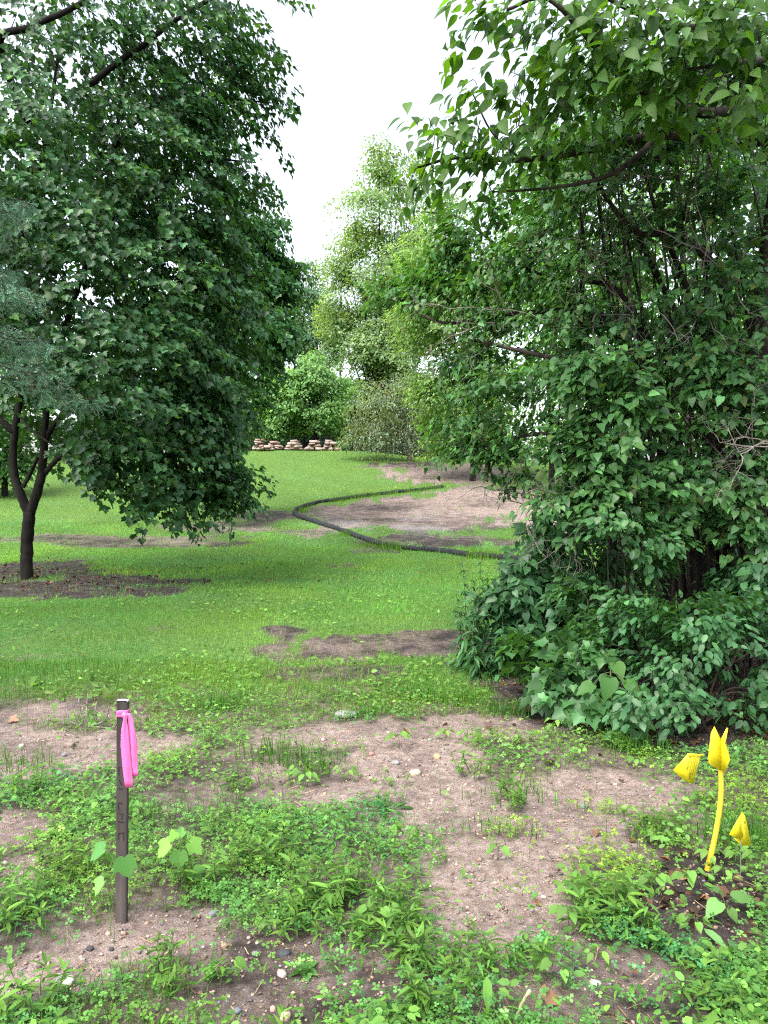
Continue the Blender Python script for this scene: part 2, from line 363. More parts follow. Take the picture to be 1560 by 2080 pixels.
# ------------------------------------------------------------------ ground sheet
def axis(fine0, fine1, step, far, ratio):
    a = list(np.arange(fine0, fine1 + 1e-6, step)); s = step
    while a[-1] < far: s *= ratio; a.append(a[-1] + s)
    return a
xp = axis(0, 3.0, .04, 600, 1.09); xs = np.array([-v for v in xp[:0:-1]] + xp)
yp = axis(1.6, 7.0, .034, 900, 1.032); s = .024; yb = [1.6]
while yb[-1] > -300: s *= 1.3; yb.append(yb[-1] - s)
ys = np.array(yb[:0:-1] + yp)
gx, gy = np.meshgrid(xs, ys); gx = gx.ravel(); gy = gy.ravel()
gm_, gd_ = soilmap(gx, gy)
gg = np.exp(-(((gx - GRAVEL[0][0]) / GRAVEL[1]) ** 2 + ((gy - GRAVEL[0][1]) / GRAVEL[2]) ** 2)) * .45
gg = gg * sstep(.35, .6, fbm(gx * .8, gy * .8, 77, 3))
gz = H(gx, gy) + gm_ * (gy < 9) * .012 * (fbm(gx * 28, gy * 28, 61, 2) - .5)
nx = len(xs); i0 = (np.arange(len(ys) - 1)[:, None] * nx + np.arange(nx - 1)[None]).ravel()
und = (1 - sstep(5.2, 6.6, gy + 1.6 * (fbm(gx * 1.5, gy * 1.5, 83, 3) - .5))) * (gy > -5)
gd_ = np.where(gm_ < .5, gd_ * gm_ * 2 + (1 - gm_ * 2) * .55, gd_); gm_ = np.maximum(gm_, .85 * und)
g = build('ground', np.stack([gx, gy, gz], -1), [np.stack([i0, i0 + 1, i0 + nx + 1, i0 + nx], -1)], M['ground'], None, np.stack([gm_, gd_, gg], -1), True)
tag(g, kind='structure')

# ------------------------------------------------------------------ grass
def grass(name, n, y0, y1, power, h0, h1, wd, base, rng, keep, seed, lean=.45, spread=.62, three=False, label=None, yel=.12):
    t = rng.random(n); e = 1 - power + 1           # area density ~ Y^-power, strip width ~ Y
    Y = (y0 ** e + t * (y1 ** e - y0 ** e)) ** (1 / e) if abs(e) > 1e-3 else y0 * (y1 / y0) ** t
    X = (rng.random(n) * 2 - 1) * (spread * Y + .6)
    k = keep(X, Y, rng); X, Y = X[k], Y[k]; n = len(X)
    pos = np.stack([X, Y, H(X, Y) - .004], -1)
    cl = fbm(X * .9, Y * .5, seed, 3); cl2 = fbm(X * 3.5, Y * 2.2, seed + 5, 2)
    hh = (h0 + (h1 - h0) * rng.random(n)) * (.6 + .8 * cl2)
    ww = wd * np.clip(Y / 8, .55, 3.5) * (.7 + .6 * rng.random(n))
    az = rng.random(n) * 2 * math.pi; le = rng.random(n) * lean * (.6 + .8 * cl)
    d = np.stack([np.cos(az), np.sin(az), 0 * az], -1); sd_ = np.stack([-np.sin(az + .6), np.cos(az + .6), 0 * az], -1)
    c = tints(n, base, rng, .25, yel) * (.55 + .95 * cl)[:, None]; cool = sstep(.5, .7, fbm(X * .45 + 4, Y * .8, seed + 13, 2))[:, None]; c = c * (1 + cool * np.array([-.12, -.05, .7]))  # cool: bluish sheen put into the blade colour in patches
    ye = sstep(.55, .75, fbm(X * .6 + 9, Y * .35, seed + 9, 3))[:, None]; c = c * (1 + ye * np.array([.7, .22, .1]))
    st_ = (Y > 19) * .22 * np.sin((X * .8 + Y * .6 + .02 * X * X) * 3.2); c = c * (1 + st_)[:, None]  # mow stripes, strengthened in colour to stand in for mound shading
    dr = rng.random(n) < .05 + .10 * sstep(.5, .75, fbm(X * 1.2, Y * .8, seed + 3, 2)); c[dr] = np.array((.20, .17, .075)) * np.exp(rng.normal(0, .25, (dr.sum(), 1)))
    up = np.array([0, 0, 1.0])
    if three:
        m1 = pos + up * (hh * .55)[:, None] + d * (hh * le * .3)[:, None]; tp = pos + up * (hh * (1 - .45 * le))[:, None] + d * (hh * le)[:, None]
        o2 = sd_ * (ww * .5)[:, None]
        V = np.stack([pos - o2, pos + o2, m1 + o2 * .8, m1 - o2 * .8, tp], 1).reshape(-1, 3); q = np.arange(n)[:, None] * 5
        Fs = [q + np.array([[0, 1, 2, 3]]), q + np.array([[3, 2, 4]])]; r = 5
    else:
        tp = pos + up * (hh * (1 - .3 * le))[:, None] + d * (hh * le)[:, None]; o2 = sd_ * (ww * .5)[:, None]
        V = np.stack([pos - o2, pos + o2, tp], 1).reshape(-1, 3); Fs = [np.arange(n)[:, None] * 3 + np.array([[0, 1, 2]])]; r = 3
    ob = build(name, V, Fs, M['grass'], None, np.repeat(c, r, 0), False)
    return tag(ob, label, 'grass', None, 'stuff')
def keep_lawn(X, Y, rng):
    m, d = soilmap(X, Y); return rng.random(len(X)) > np.clip(m * 1.15 - .08, 0, .95)
def keep_near(X, Y, rng):
    m, d = soilmap(X, Y); k = fbm(X * 1.1, Y * 1.1, 5, 3)
    pr = np.clip(1 - m * 1.3, .015, 1) * (.12 + .9 * sstep(.46, .62, k) + .9 * sstep(4.6, 5.4, Y))
    return rng.random(len(X)) < pr
R1 = np.random.default_rng(11)
GB = (.118, .318, .066)
grass('lawn_grass', 280000, 5.6, 24, 1.35, .035, .075, .0044, GB, R1, keep_lawn, 101, spread=.72, label='mown green lawn grass between the weeds and the filter sock')
grass('lawn_grass', 170000, 12, 47, 1.35, .04, .075, .0045, (.165, .325, .080), R1, keep_lawn, 111, label='paler yellow-green lawn grass rising up the far slope', spread=.5)
grass('tall_grass', 70000, 1.7, 7.0, .9, .05, .13, .0042, (.065, .170, .026), R1, keep_near, 121, .8, .75, True, label='loose uncut grass among the weeds in the foreground')

# ------------------------------------------------------------------ crowns
def sample_blobs(blobs, rng, shell=.5, sub=0):
    pos, out, wgt = [], [], []
    for b in blobs:
        u, v, Y, ru, rv, n = b[:6]; c = P(u, v, Y); rx, rz = ru * Y / F, rv * Y / F; ry = b[6] if len(b) > 6 else rx * .9
        if sub:
            sc_d = nrm(rng.normal(size=(sub, 3))); cs = c + sc_d * rng.uniform(.45, .85, (sub, 1)) * np.array([rx, ry, rz]); fr = rng.uniform(.36, .6, sub)
            w_ = rng.integers(0, sub, n); d = nrm(rng.normal(size=(n, 3)) + .5 * sc_d[w_]); r = (shell + (1 - shell) * rng.random(n) ** .6) * fr[w_]
            pos.append(cs[w_] + d * r[:, None] * np.array([rx, ry, rz])); out.append(d); continue
        d = nrm(rng.normal(size=(n, 3))); r = (shell + (1 - shell) * rng.random(n) ** .6) * (.82 + .4 * rng.random(n))
        pos.append(c + d * r[:, None] * np.array([rx, ry, rz])); out.append(d); 
    return np.concatenate(pos), np.concatenate(out)
def spray_leaves(pos, out, axisxy, nl, length, width, size, rng, droop=.5, tilt=.35, jit=.05, radial=.7, face=.6):
    """drooping sprays of leaves; returns leaf positions, frames, sizes"""
    n = len(pos)
    hor = pos - np.array([axisxy[0], axisxy[1], 0]); hor[:, 2] = 0; hor = nrm(hor)
    a = nrm(radial * hor + .5 * out * np.array([1, 1, .4]) + rng.normal(0, .3, (n, 3)) + np.array([0, 0, -droop])); up = np.array([0, 0, 1.0])
    sd_ = nrm(np.cross(a, up) + rng.normal(0, .12, (n, 3))); nn = np.cross(sd_, a)
    L = length * (.6 + .8 * rng.random(n)); 
    s = rng.random((n, nl)) - .45; q = (rng.random((n, nl)) * 2 - 1) * (1 - .55 * np.clip(s + .45, 0, 1))
    p = pos[:, None] + a[:, None] * (s * L[:, None])[..., None] + sd_[:, None] * (q * width)[..., None] + nn[:, None] * (rng.normal(0, jit, (n, nl)))[..., None]
    p[..., 2] -= .35 * L[:, None] * np.clip(s, 0, 1) ** 2
    t = a[:, None] * .7 + sd_[:, None] * (np.sign(q) * .55)[..., None] + rng.normal(0, .3, (n, nl, 3)) + np.array([0, 0, -.35])
    nr = nn[:, None] * .6 + up * .45 + (hor * face)[:, None] + rng.normal(0, tilt, (n, nl, 3))
    R = frames(t.reshape(-1, 3), nr.reshape(-1, 3))
    return p.reshape(-1, 3), R, size * (.65 + .6 * rng.random(n * nl))
def connect(tb, nodes, targets, rng, r0=.012, r1=.004, k=4, sag=.1, addmid=True, rad=None):
    """grow twigs from the nearest wood to each spray"""
    nodes = list(np.asarray(nodes)); arr = np.array(nodes)
    d0 = np.array([np.min(((arr - t) ** 2).sum(1)) for t in targets]); order = np.argsort(d0)
    buf = np.zeros((len(arr) + 3 * len(targets), 3)); buf[:len(arr)] = arr; m = len(arr)
    for i in order:
        t = targets[i]; q = buf[:m]; dd = ((q - t) ** 2).sum(1) + .6 * np.maximum(q[:, 2] - t[2], 0) ** 2; j = int(np.argmin(dd)); s = q[j].copy()
        L = np.linalg.norm(t - s); mid = .5 * (s + t) + rng.normal(0, .10 * L, 3) + np.array([0, 0, sag * L])
        pts = curve([s, mid, t], 5 if L > .6 else 3)
        a = min(r0 * (.6 + .5 * L), r0 * 2.2); tb.add(pts, np.linspace(a, r1, len(pts)), k, False)
        if addmid: buf[m] = mid; buf[m + 1] = t; m += 2
def pick_front(pos, size, n, rng, ymax=99):
    """indices of up to n leaves that show largest in the photograph"""
    u, v = UV(pos); d = np.linalg.norm(pos - np.array([0, 0, CAMZ]), axis=1)
    ok = (u > 5) & (u < 1555) & (v > 5) & (v < 2075) & (pos[:, 1] < ymax)
    sc = size / d * ok; return np.argsort(-sc)[:n][sc[np.argsort(-sc)[:n]] > 0]
_leafmesh = {}
def leaf_objects(key, tmpl, mat, base, pos, R, size, parent, rng, origin, var=5, name='leaf', **kw):
    if key not in _leafmesh:
        ms = []
        for c in tints(var, base, rng, kw.get('sv', .25), kw.get('yel', .2)):
            V, Fs = tmpl; o = build(name, V, [np.array(f) for f in Fs], mat, None, np.tile(c, (len(V), 1))); ms.append(o.data); bpy.data.objects.remove(o)
        _leafmesh[key] = ms
    ms = _leafmesh[key]; origin = np.asarray(origin, float)
    for k in range(len(pos)):
        o = bpy.data.objects.new(name, ms[k % len(ms)]); COL.objects.link(o); o.parent = parent
        mm = np.eye(4); mm[:3, :3] = R[k] * size[k]; mm[:3, 3] = pos[k] - origin; o.matrix_local = Matrix(mm.tolist())
def tree(name, label, cat, base, limbs, blobs, tmpl, mat, colr, bark, rng, nl=34, length=.9, width=.35, size=.12, droop=.45, tilt=.35, jit=.05, indiv=0,
         group=None, r0=.012, r1=.004, sv=.28, yel=.2, alt=None, pa=0, axisxy=None, key=None, shell=.5, twigs=1.0, sag=.1, kk=8, radial=.7, trunkname='trunk', sub=0, tmpl2=None, face=.6):
    root = thing(name, label, cat, base, group)
    tb = Tubes(); nodes = []
    for pts, ra, rb in limbs:
        c = curve(pts, 6 * (len(pts) - 1) + 4); m = len(c)
        rr = ra + (rb - ra) * np.linspace(0, 1, m) ** .8
        rr = rr * (1 + .025 * rng.normal(size=m)); c = c + rng.normal(0, 1, c.shape) * (rr * .05)[:, None]
        tb.add(c, rr, kk); nodes += list(c)
    tb.build(trunkname, bark, root, base)
    pos, out = sample_blobs(blobs, rng, shell, sub)
    g_ = H(pos[:, 0], pos[:, 1]) + .06; ok = pos[:, 2] > g_; pos, out = pos[ok], out[ok]
    if twigs > 0:
        t2 = Tubes(); sel = rng.random(len(pos)) < twigs; sel[0] = True; connect(t2, nodes, pos[sel], rng, r0, r1, 3, sag); tag(t2.build('branches', bark, root, base), kind='stuff')
    ax = axisxy if axisxy is not None else base[:2]
    p, R, sz = spray_leaves(pos, out, ax, nl, length, width, size, rng, droop, tilt, jit, radial, face)
    ok = p[:, 2] > H(p[:, 0], p[:, 1]) + .02; p, R, sz = p[ok], R[ok], sz[ok]
    c = tints(len(p), colr, rng, sv, yel, alt, pa)
    if indiv:
        k = pick_front(p, sz, indiv, rng); leaf_objects(key or name, tmpl, mat, colr, p[k], R[k], sz[k], root, rng, base, sv=sv, yel=yel)
        q = np.ones(len(p), bool); q[k] = False; p, R, sz, c = p[q], R[q], sz[q], c[q]
    if tmpl2 is None: scatter('foliage', tmpl, p, R, sz, c, mat, root, base)
    else:
        near = p[:, 1] < np.percentile(p[:, 1], 20)
        multi('foliage', [(tmpl, p[near], R[near], sz[near], c[near]), (tmpl2, p[~near], R[~near], sz[~near], c[~near])], mat, root, base)
    return root

# --- near maple on the left
RM = np.random.default_rng(21)
b = W(54, 1175); Yb = b[1]
pp = lambda u, v, dy=0: P(u, v, Yb + dy)
limbs = [([b - np.array([0, 0, .1]), pp(54, 1130), pp(56, 1085), pp(60, 1040)], .115, .105),
         ([pp(60, 1045), pp(40, 1000), pp(27, 950), pp(30, 880), pp(42, 800), pp(50, 700), pp(40, 500, .3), pp(90, 300, .5), pp(120, 100, .6)], .09, .03),
         ([pp(60, 1045), pp(80, 985), pp(88, 920), pp(92, 860), pp(100, 780), pp(140, 640), pp(200, 450), pp(240, 250, .3), pp(260, 40, .4)], .095, .03),
         ([pp(46, 990), pp(60, 965), pp(76, 930, -.2)], .04, .03),
         ([pp(92, 960), pp(120, 930, -.2), pp(160, 905, -.5), pp(230, 890, -.8), pp(320, 930, -1.0)], .05, .018),
         ([pp(90, 900), pp(120, 850), pp(200, 800), pp(330, 780), pp(450, 800)], .06, .015),
         ([pp(45, 850), pp(60, 870, -.6), pp(110, 905, -1), pp(170, 935, -1.2)], .03, .01),
         ([pp(110, 720), pp(250, 640), pp(400, 580), pp(520, 560)], .06, .015),
         ([pp(190, 470), pp(290, 400), pp(420, 330), pp(520, 330)], .06, .012),
         ([pp(230, 300), pp(330, 200), pp(450, 200), pp(560, 210)], .05, .01),
         ([P(160, 190, 13), P(235, 130, 13), P(300, 85, 13), P(350, 45, 13.2), P(440, -10, 13.4)], .06, .035),
         ([pp(60, 260), P(0, 90, 13), P(60, 55, 12.8), P(150, 15, 12.8), P(220, -30, 13)], .07, .04),
         ([pp(30, 880), pp(-100, 760, .2), pp(-240, 650, .3)], .07, .02), ([pp(42, 700), pp(-120, 500, .4), pp(-260, 350, .5)], .07, .02)]
mb = [(330, 1000, Yb - .9, 75, 55, 24), (395, 900, Yb - .2, 50, 90, 30), (280, 880, Yb - 1.0, 130, 80, 30), (240, 760, Yb - 1.2, 190, 110, 60), (390, 740, Yb - .6, 105, 130, 52),
      (180, 600, Yb - .8, 240, 130, 76), (400, 560, Yb - .3, 130, 130, 56), (110, 440, Yb - .6, 270, 130, 70), (360, 400, Yb - .2, 150, 130, 60), (80, 270, Yb - .3, 230, 110, 46),
      (300, 240, Yb - .2, 150, 90, 34), (440, 300, Yb, 100, 110, 34), (450, 120, Yb, 95, 130, 40), (320, 60, Yb - .2, 150, 90, 26), (130, 90, Yb - .5, 190, 80, 28), (420, -80, Yb, 180, 110, 24), (150, -120, Yb, 260, 120, 24),
      (530, 200, Yb, 45, 28, 5), (200, 820, Yb + 1.5, 190, 80, 34), (-160, 600, Yb + .3, 170, 280, 44), (120, 880, Yb + 1.6, 120, 40, 10), (300, 500, Yb + 1.8, 260, 300, 90), (300, 150, Yb + 1.5, 240, 170, 26), (140, 600, Yb + 1.8, 200, 230, 70), (430, 970, Yb - .3, 60, 50, 24), (425, 870, Yb - .2, 32, 80, 22), (445, 1000, Yb - .4, 30, 28, 10), (250, 930, Yb - .8, 85, 50, 22), (480, 620, Yb + 1.2, 70, 160, 40), (420, 800, Yb + 1.0, 80, 120, 40), (60, 380, Yb + 1.6, 200, 160, 50), (380, 300, Yb + 1.6, 130, 170, 40)]
tree('maple_tree', 'dark green forked maple with crown drooping nearly to the lawn', 'tree', b, limbs, mb, MAPLE, M['maple'], (.034, .108, .047), M['bark'], RM, yel=.4, sv=.34, alt=(.085, .19, .045), pa=.07, nl=38, length=.95, width=.42, size=.107, droop=.45, indiv=300, tilt=.3, jit=.04, tmpl2=MAPLE3)

# --- two paler maples behind it
RM = np.random.default_rng(22)
Y2 = 24.0; b = GZ(-6.3, Y2)
tree('maple_tree', 'brighter green maple behind the dark maple, its right edge against the sky', 'tree', b,
     [([b, P(372, 950, Y2), P(390, 800, Y2), P(440, 600, Y2), P(450, 430, Y2)], .15, .04), ([P(430, 850, Y2), P(500, 760, Y2), P(550, 650, Y2)], .06, .02), ([P(440, 700, Y2), P(510, 560, Y2), P(560, 500, Y2)], .05, .02)],
     [(515, 460, Y2, 48, 60, 40), (535, 560, Y2, 52, 75, 66), (490, 640, Y2, 100, 100, 90), (540, 655, Y2 - .5, 46, 70, 50), (500, 740, Y2, 55, 70, 50), (460, 790, Y2, 70, 90, 70), (430, 900, Y2 - .6, 45, 60, 32), (450, 975, Y2 - .8, 30, 35, 14), (420, 500, Y2, 110, 130, 50), (350, 700, Y2, 120, 150, 40)],
     MAPLE3, M['maple'], (.045, .14, .055), M['bark'], RM, nl=34, length=1.1, width=.5, size=.155, droop=.4, indiv=0, twigs=.5, sub=4)

# ------------------------------------------------------------------ spruce at the left edge
RS = np.random.default_rng(31)
bs = GZ(-5.75, 8.6); root = thing('spruce_tree', 'blue-green spruce reaching in at the left edge, nearest of the left trees', 'tree', bs)
tb = Tubes(); tb.add(curve([bs - np.array([0, 0, .1]), bs + np.array([.03, 0, 3]), bs + np.array([0, .02, 6]), bs + np.array([0, 0, 8.6])], 24), np.linspace(.2, .03, len(curve([bs, bs, bs, bs], 24))), 9)
tb.build('trunk', M['greybark'], root, bs)
bt = Tubes(); sp, sdv, sc_ = [], [], []
for k in range(78):
    z = 2.95 + 5.2 * (k / 77) + RS.normal(0, .08); az = RS.uniform(-1.5, 1.3) if k % 4 else RS.uniform(0, 6.28)
    L = (2.12 - .29 * max(z - 2.9, 0)) * RS.uniform(.8, 1.08) * (1 + .15 * math.sin(z * 5))
    d = np.array([math.cos(az), math.sin(az), 0]); o0 = bs + np.array([0, 0, z])
    pts = curve([o0, o0 + d * L * .4 + np.array([0, 0, .02]), o0 + d * L * .8 + np.array([0, 0, -.22]), o0 + d * L + np.array([0, 0, -.2])], 16)
    bt.add(pts, np.linspace(.016, .003, len(pts)), 5, False)
    for j in range(5, len(pts)):
        for sgn in (-1, 1):
            sl_ = (.75 - .55 * (j / len(pts)) ** 2) * RS.uniform(.4, .9); lat = np.array([-d[1], d[0], 0]) * sgn
            q0 = pts[j]; q1 = q0 + (lat * .75 + d * .65) * sl_ + np.array([0, 0, -.30 * sl_ - .08]); qm = .5 * (q0 + q1) + np.array([0, 0, .04])
            tw = curve([q0, qm, q1], 3); bt.add(tw, np.linspace(.003, .001, len(tw)), 3, False)
            for f in range(6):
                t = RS.uniform(.25, 1); ii = min(int(t * (len(tw) - 1)), len(tw) - 2)
                dv = nrm(tw[ii + 1] - tw[ii]) * .8 + RS.normal(0, .42, 3) + np.array([0, 0, -.12]); sp.append(tw[ii] + RS.normal(0, .02, 3)); sdv.append(dv); sc_.append(RS.uniform(.09, .16) * (.8 + .4 * t))
bt.build('branches', M['lilacbark'], root, bs)['kind'] = 'stuff'
nv, nf = [], []
for k in range(17):
    a = k * 2.4; y = .05 + .9 * k / 17; dv = np.array([math.cos(a) * .17, .14, math.sin(a) * .17]); sd_ = np.array([-math.sin(a), 0, math.cos(a)]) * .029; o_ = np.array([0, y, 0])
    nv += [o_ - sd_, o_ + sd_, o_ + dv * (1.1 - .5 * y)]; nf.append((3 * k, 3 * k + 1, 3 * k + 2))
SPRIG = (np.array(nv), [nf])
sp = np.array(sp); sdv = np.array(sdv); n = len(sp)
cc = tints(n, (.135, .27, .175), RS, .35, .05, (.12, .09, .065), .08)
k = sp[:, 2] > 1.5
scatter('needles', SPRIG, sp[k], frames(sdv[k], RS.normal(size=(k.sum(), 3))), np.array(sc_)[k], cc[k], M['needle'], root, bs)

# ------------------------------------------------------------------ trees behind; haze put into the paler leaf colours of distant ones
RB = np.random.default_rng(41)
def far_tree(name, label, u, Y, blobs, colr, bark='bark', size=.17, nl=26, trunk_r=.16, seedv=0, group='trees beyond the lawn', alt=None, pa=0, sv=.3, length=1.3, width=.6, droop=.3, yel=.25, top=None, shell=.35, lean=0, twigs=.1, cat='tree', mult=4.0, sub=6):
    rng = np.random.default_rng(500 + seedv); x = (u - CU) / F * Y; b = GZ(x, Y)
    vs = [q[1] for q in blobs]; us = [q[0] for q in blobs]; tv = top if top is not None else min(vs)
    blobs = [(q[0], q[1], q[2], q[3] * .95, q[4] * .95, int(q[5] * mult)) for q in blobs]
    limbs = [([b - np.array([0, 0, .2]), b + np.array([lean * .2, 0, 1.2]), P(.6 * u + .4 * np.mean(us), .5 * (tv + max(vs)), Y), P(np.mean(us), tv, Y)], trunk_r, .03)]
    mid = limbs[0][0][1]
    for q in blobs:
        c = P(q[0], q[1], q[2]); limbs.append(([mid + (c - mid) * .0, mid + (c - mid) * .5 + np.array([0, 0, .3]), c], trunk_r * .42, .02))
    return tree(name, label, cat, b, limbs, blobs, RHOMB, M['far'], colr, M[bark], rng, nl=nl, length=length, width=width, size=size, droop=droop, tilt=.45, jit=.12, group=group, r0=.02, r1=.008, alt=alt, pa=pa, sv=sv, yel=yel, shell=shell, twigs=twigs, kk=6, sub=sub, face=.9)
def bl(Y, *q): return [(u, v, Y + (dy[0] if dy else 0), ru, rv, n) for (u, v, ru, rv, n, *dy) in q]
far_tree('rounded_tree', 'rounded bright green tree behind the stone piles', 640, 46, bl(46, (600, 800, 75, 55, 60), (650, 775, 60, 48, 50), (555, 838, 50, 45, 36), (670, 835, 45, 45, 36), (610, 760, 55, 35, 36), (590, 850, 80, 30, 40), (530, 860, 40, 30, 20)), (.15, .31, .13), size=.2, nl=30, seedv=1)
far_tree('weeping_tree', 'grey-green weeping tree standing beside the bare dirt slope', 832, 40, bl(40, (800, 830, 70, 50, 44), (760, 860, 55, 40, 34), (850, 810, 60, 50, 40), (880, 860, 45, 45, 28), (800, 880, 80, 28, 30), (730, 885, 36, 20, 12)), (.15, .225, .165), bark='greybark', size=.13, nl=30, trunk_r=.15, seedv=2, droop=.8, alt=(.13, .085, .055), pa=.03, shell=.4, twigs=.6, length=1.5, mult=2.0, sub=9)
far_tree('tall_pale_tree', 'tall airy pale green tree against the white sky', 770, 50, bl(50, (800, 320, 60, 45, 16), (715, 400, 45, 30, 9), (690, 560, 40, 40, 12), (680, 640, 50, 50, 26), (810, 370, 75, 70, 22), (760, 450, 75, 55, 22), (700, 500, 45, 25, 7), (790, 520, 80, 70, 42), (735, 590, 55, 60, 34), (810, 640, 90, 70, 60), (740, 690, 70, 60, 50), (830, 740, 90, 60, 50), (760, 760, 80, 50, 40), (880, 560, 60, 90, 36), (860, 450, 60, 90, 26)), (.19, .31, .17), size=.21, nl=26, trunk_r=.16, seedv=3, shell=.2, length=1.8, width=.8, mult=4.5)
far_tree('poplar_tree', 'slim blue-green tree in the gap between the two tree masses', 650, 60, bl(60, (625, 580, 30, 45, 16), (615, 640, 45, 45, 30), (640, 680, 45, 50, 32), (600, 710, 45, 40, 30), (650, 620, 25, 40, 10)), (.10, .20, .13), size=.22, nl=26, trunk_r=.28, seedv=4, shell=.2, length=1.6)
for k, (u, Y, q, cl, lb) in enumerate([
    (960, 34, [(890, 500, 80, 90, 40), (870, 640, 70, 80, 30), (930, 640, 90, 90, 40), (980, 760, 90, 100, 50), (920, 800, 70, 80, 36), (1000, 560, 110, 100, 40), (960, 870, 90, 50, 26)], (.15, .28, .11), 'light green tree just behind the left end of the right-hand shrubs'),
    (1120, 30, [(1120, 420, 120, 120, 34), (1100, 600, 140, 120, 50), (1150, 760, 140, 120, 50), (1100, 860, 120, 60, 30)], (.11, .26, .055), 'mid green tree glimpsed through the middle of the shrub thicket'),
    (1300, 33, [(1300, 350, 140, 150, 40), (1300, 560, 150, 140, 50), (1330, 760, 150, 130, 50), (1290, 880, 140, 50, 24)], (.12, .28, .06), 'fresh green tree glimpsed through the upper shrub branches'),
    (1480, 29, [(1500, 250, 160, 160, 40), (1500, 500, 150, 160, 50), (1500, 740, 160, 130, 50), (1520, 880, 140, 50, 24)], (.11, .27, .055), 'green tree behind the dark trunks at the right edge'),
    (1700, 30, [(1700, 300, 160, 200, 30), (1700, 600, 160, 200, 50), (1700, 850, 160, 80, 24)], (.11, .25, .055), 'green tree mostly beyond the right edge of the view')]):
    far_tree('broadleaf_tree', lb, u, Y, bl(Y, *q), cl, size=.19, seedv=10 + k, shell=.25, nl=26, mult=4 if k < 1 else 2.2)
for k, (u, Y, q, cl, lb) in enumerate([
    (10, 30, [(0, 860, 60, 80, 34), (30, 920, 40, 50, 14), (-40, 940, 70, 60, 20), (20, 760, 80, 80, 30)], (.055, .14, .05), 'small green tree low at the left edge behind the maple trunk'),
    (160, 42, [(160, 760, 120, 90, 50), (120, 850, 110, 70, 36), (220, 860, 90, 60, 30)], (.06, .15, .045), 'green tree on the slope seen under the maple crown'),
    (330, 50, [(330, 720, 110, 120, 50), (300, 840, 110, 60, 36), (400, 850, 80, 60, 30)], (.05, .13, .045), 'broad tree on the hilltop hidden behind the maple'),
    (460, 52, [(470, 700, 70, 100, 40), (450, 830, 80, 60, 36), (510, 830, 50, 50, 22)], (.045, .12, .045), 'dark tree at the left end of the fence')]):
    far_tree('broadleaf_tree', lb, u, Y, bl(Y, *q), cl, size=.22, seedv=20 + k, shell=.3, nl=26, mult=2.5)
for k, (u, Y, q, lb) in enumerate([(575, 70, [(570, 700, 60, 90, 60), (560, 820, 70, 60, 50)], 'distant tree filling the gap left of the rounded tree'), (690, 72, [(690, 700, 50, 90, 50), (700, 820, 70, 60, 50)], 'distant dark tree right behind the rounded tree'), (840, 66, [(840, 700, 90, 110, 60), (850, 830, 90, 60, 50)], 'distant tree behind the weeping tree')]):
    far_tree('broadleaf_tree', lb, u, Y, bl(Y, *q), (.12, .24, .12), size=.26, seedv=30 + k, shell=.2, nl=26)
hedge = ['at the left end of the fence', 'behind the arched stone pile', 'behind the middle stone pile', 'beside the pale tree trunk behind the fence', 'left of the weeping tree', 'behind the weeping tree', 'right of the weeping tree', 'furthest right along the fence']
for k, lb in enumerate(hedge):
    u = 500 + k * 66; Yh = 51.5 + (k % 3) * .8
    far_tree('understory_shrub', 'dark shaded shrub ' + lb, u, Yh, bl(Yh, (u, 872, 56, 26, 44), (u + 20, 848, 44, 30, 24), (u, 900, 60, 14, 40), (u + 33, 900, 40, 14, 24), (u, 920, 60, 14, 30 if k > 3 else 1)), (.016, .045, .024), size=.22, trunk_r=.06, seedv=40 + k, group='shaded shrubs behind the fence', shell=.1, cat='shrub', sub=0, mult=2.5)  # tree shade put into the very dark leaf colour
far_tree('understory_shrub', 'low pale green leafy plant at the right end of the stone piles', 695, 44.2, bl(44.2, (695, 909, 8, 5, 12)), (.10, .22, .10), size=.16, trunk_r=.01, seedv=60, group=None, cat='plant', length=.3, width=.15)

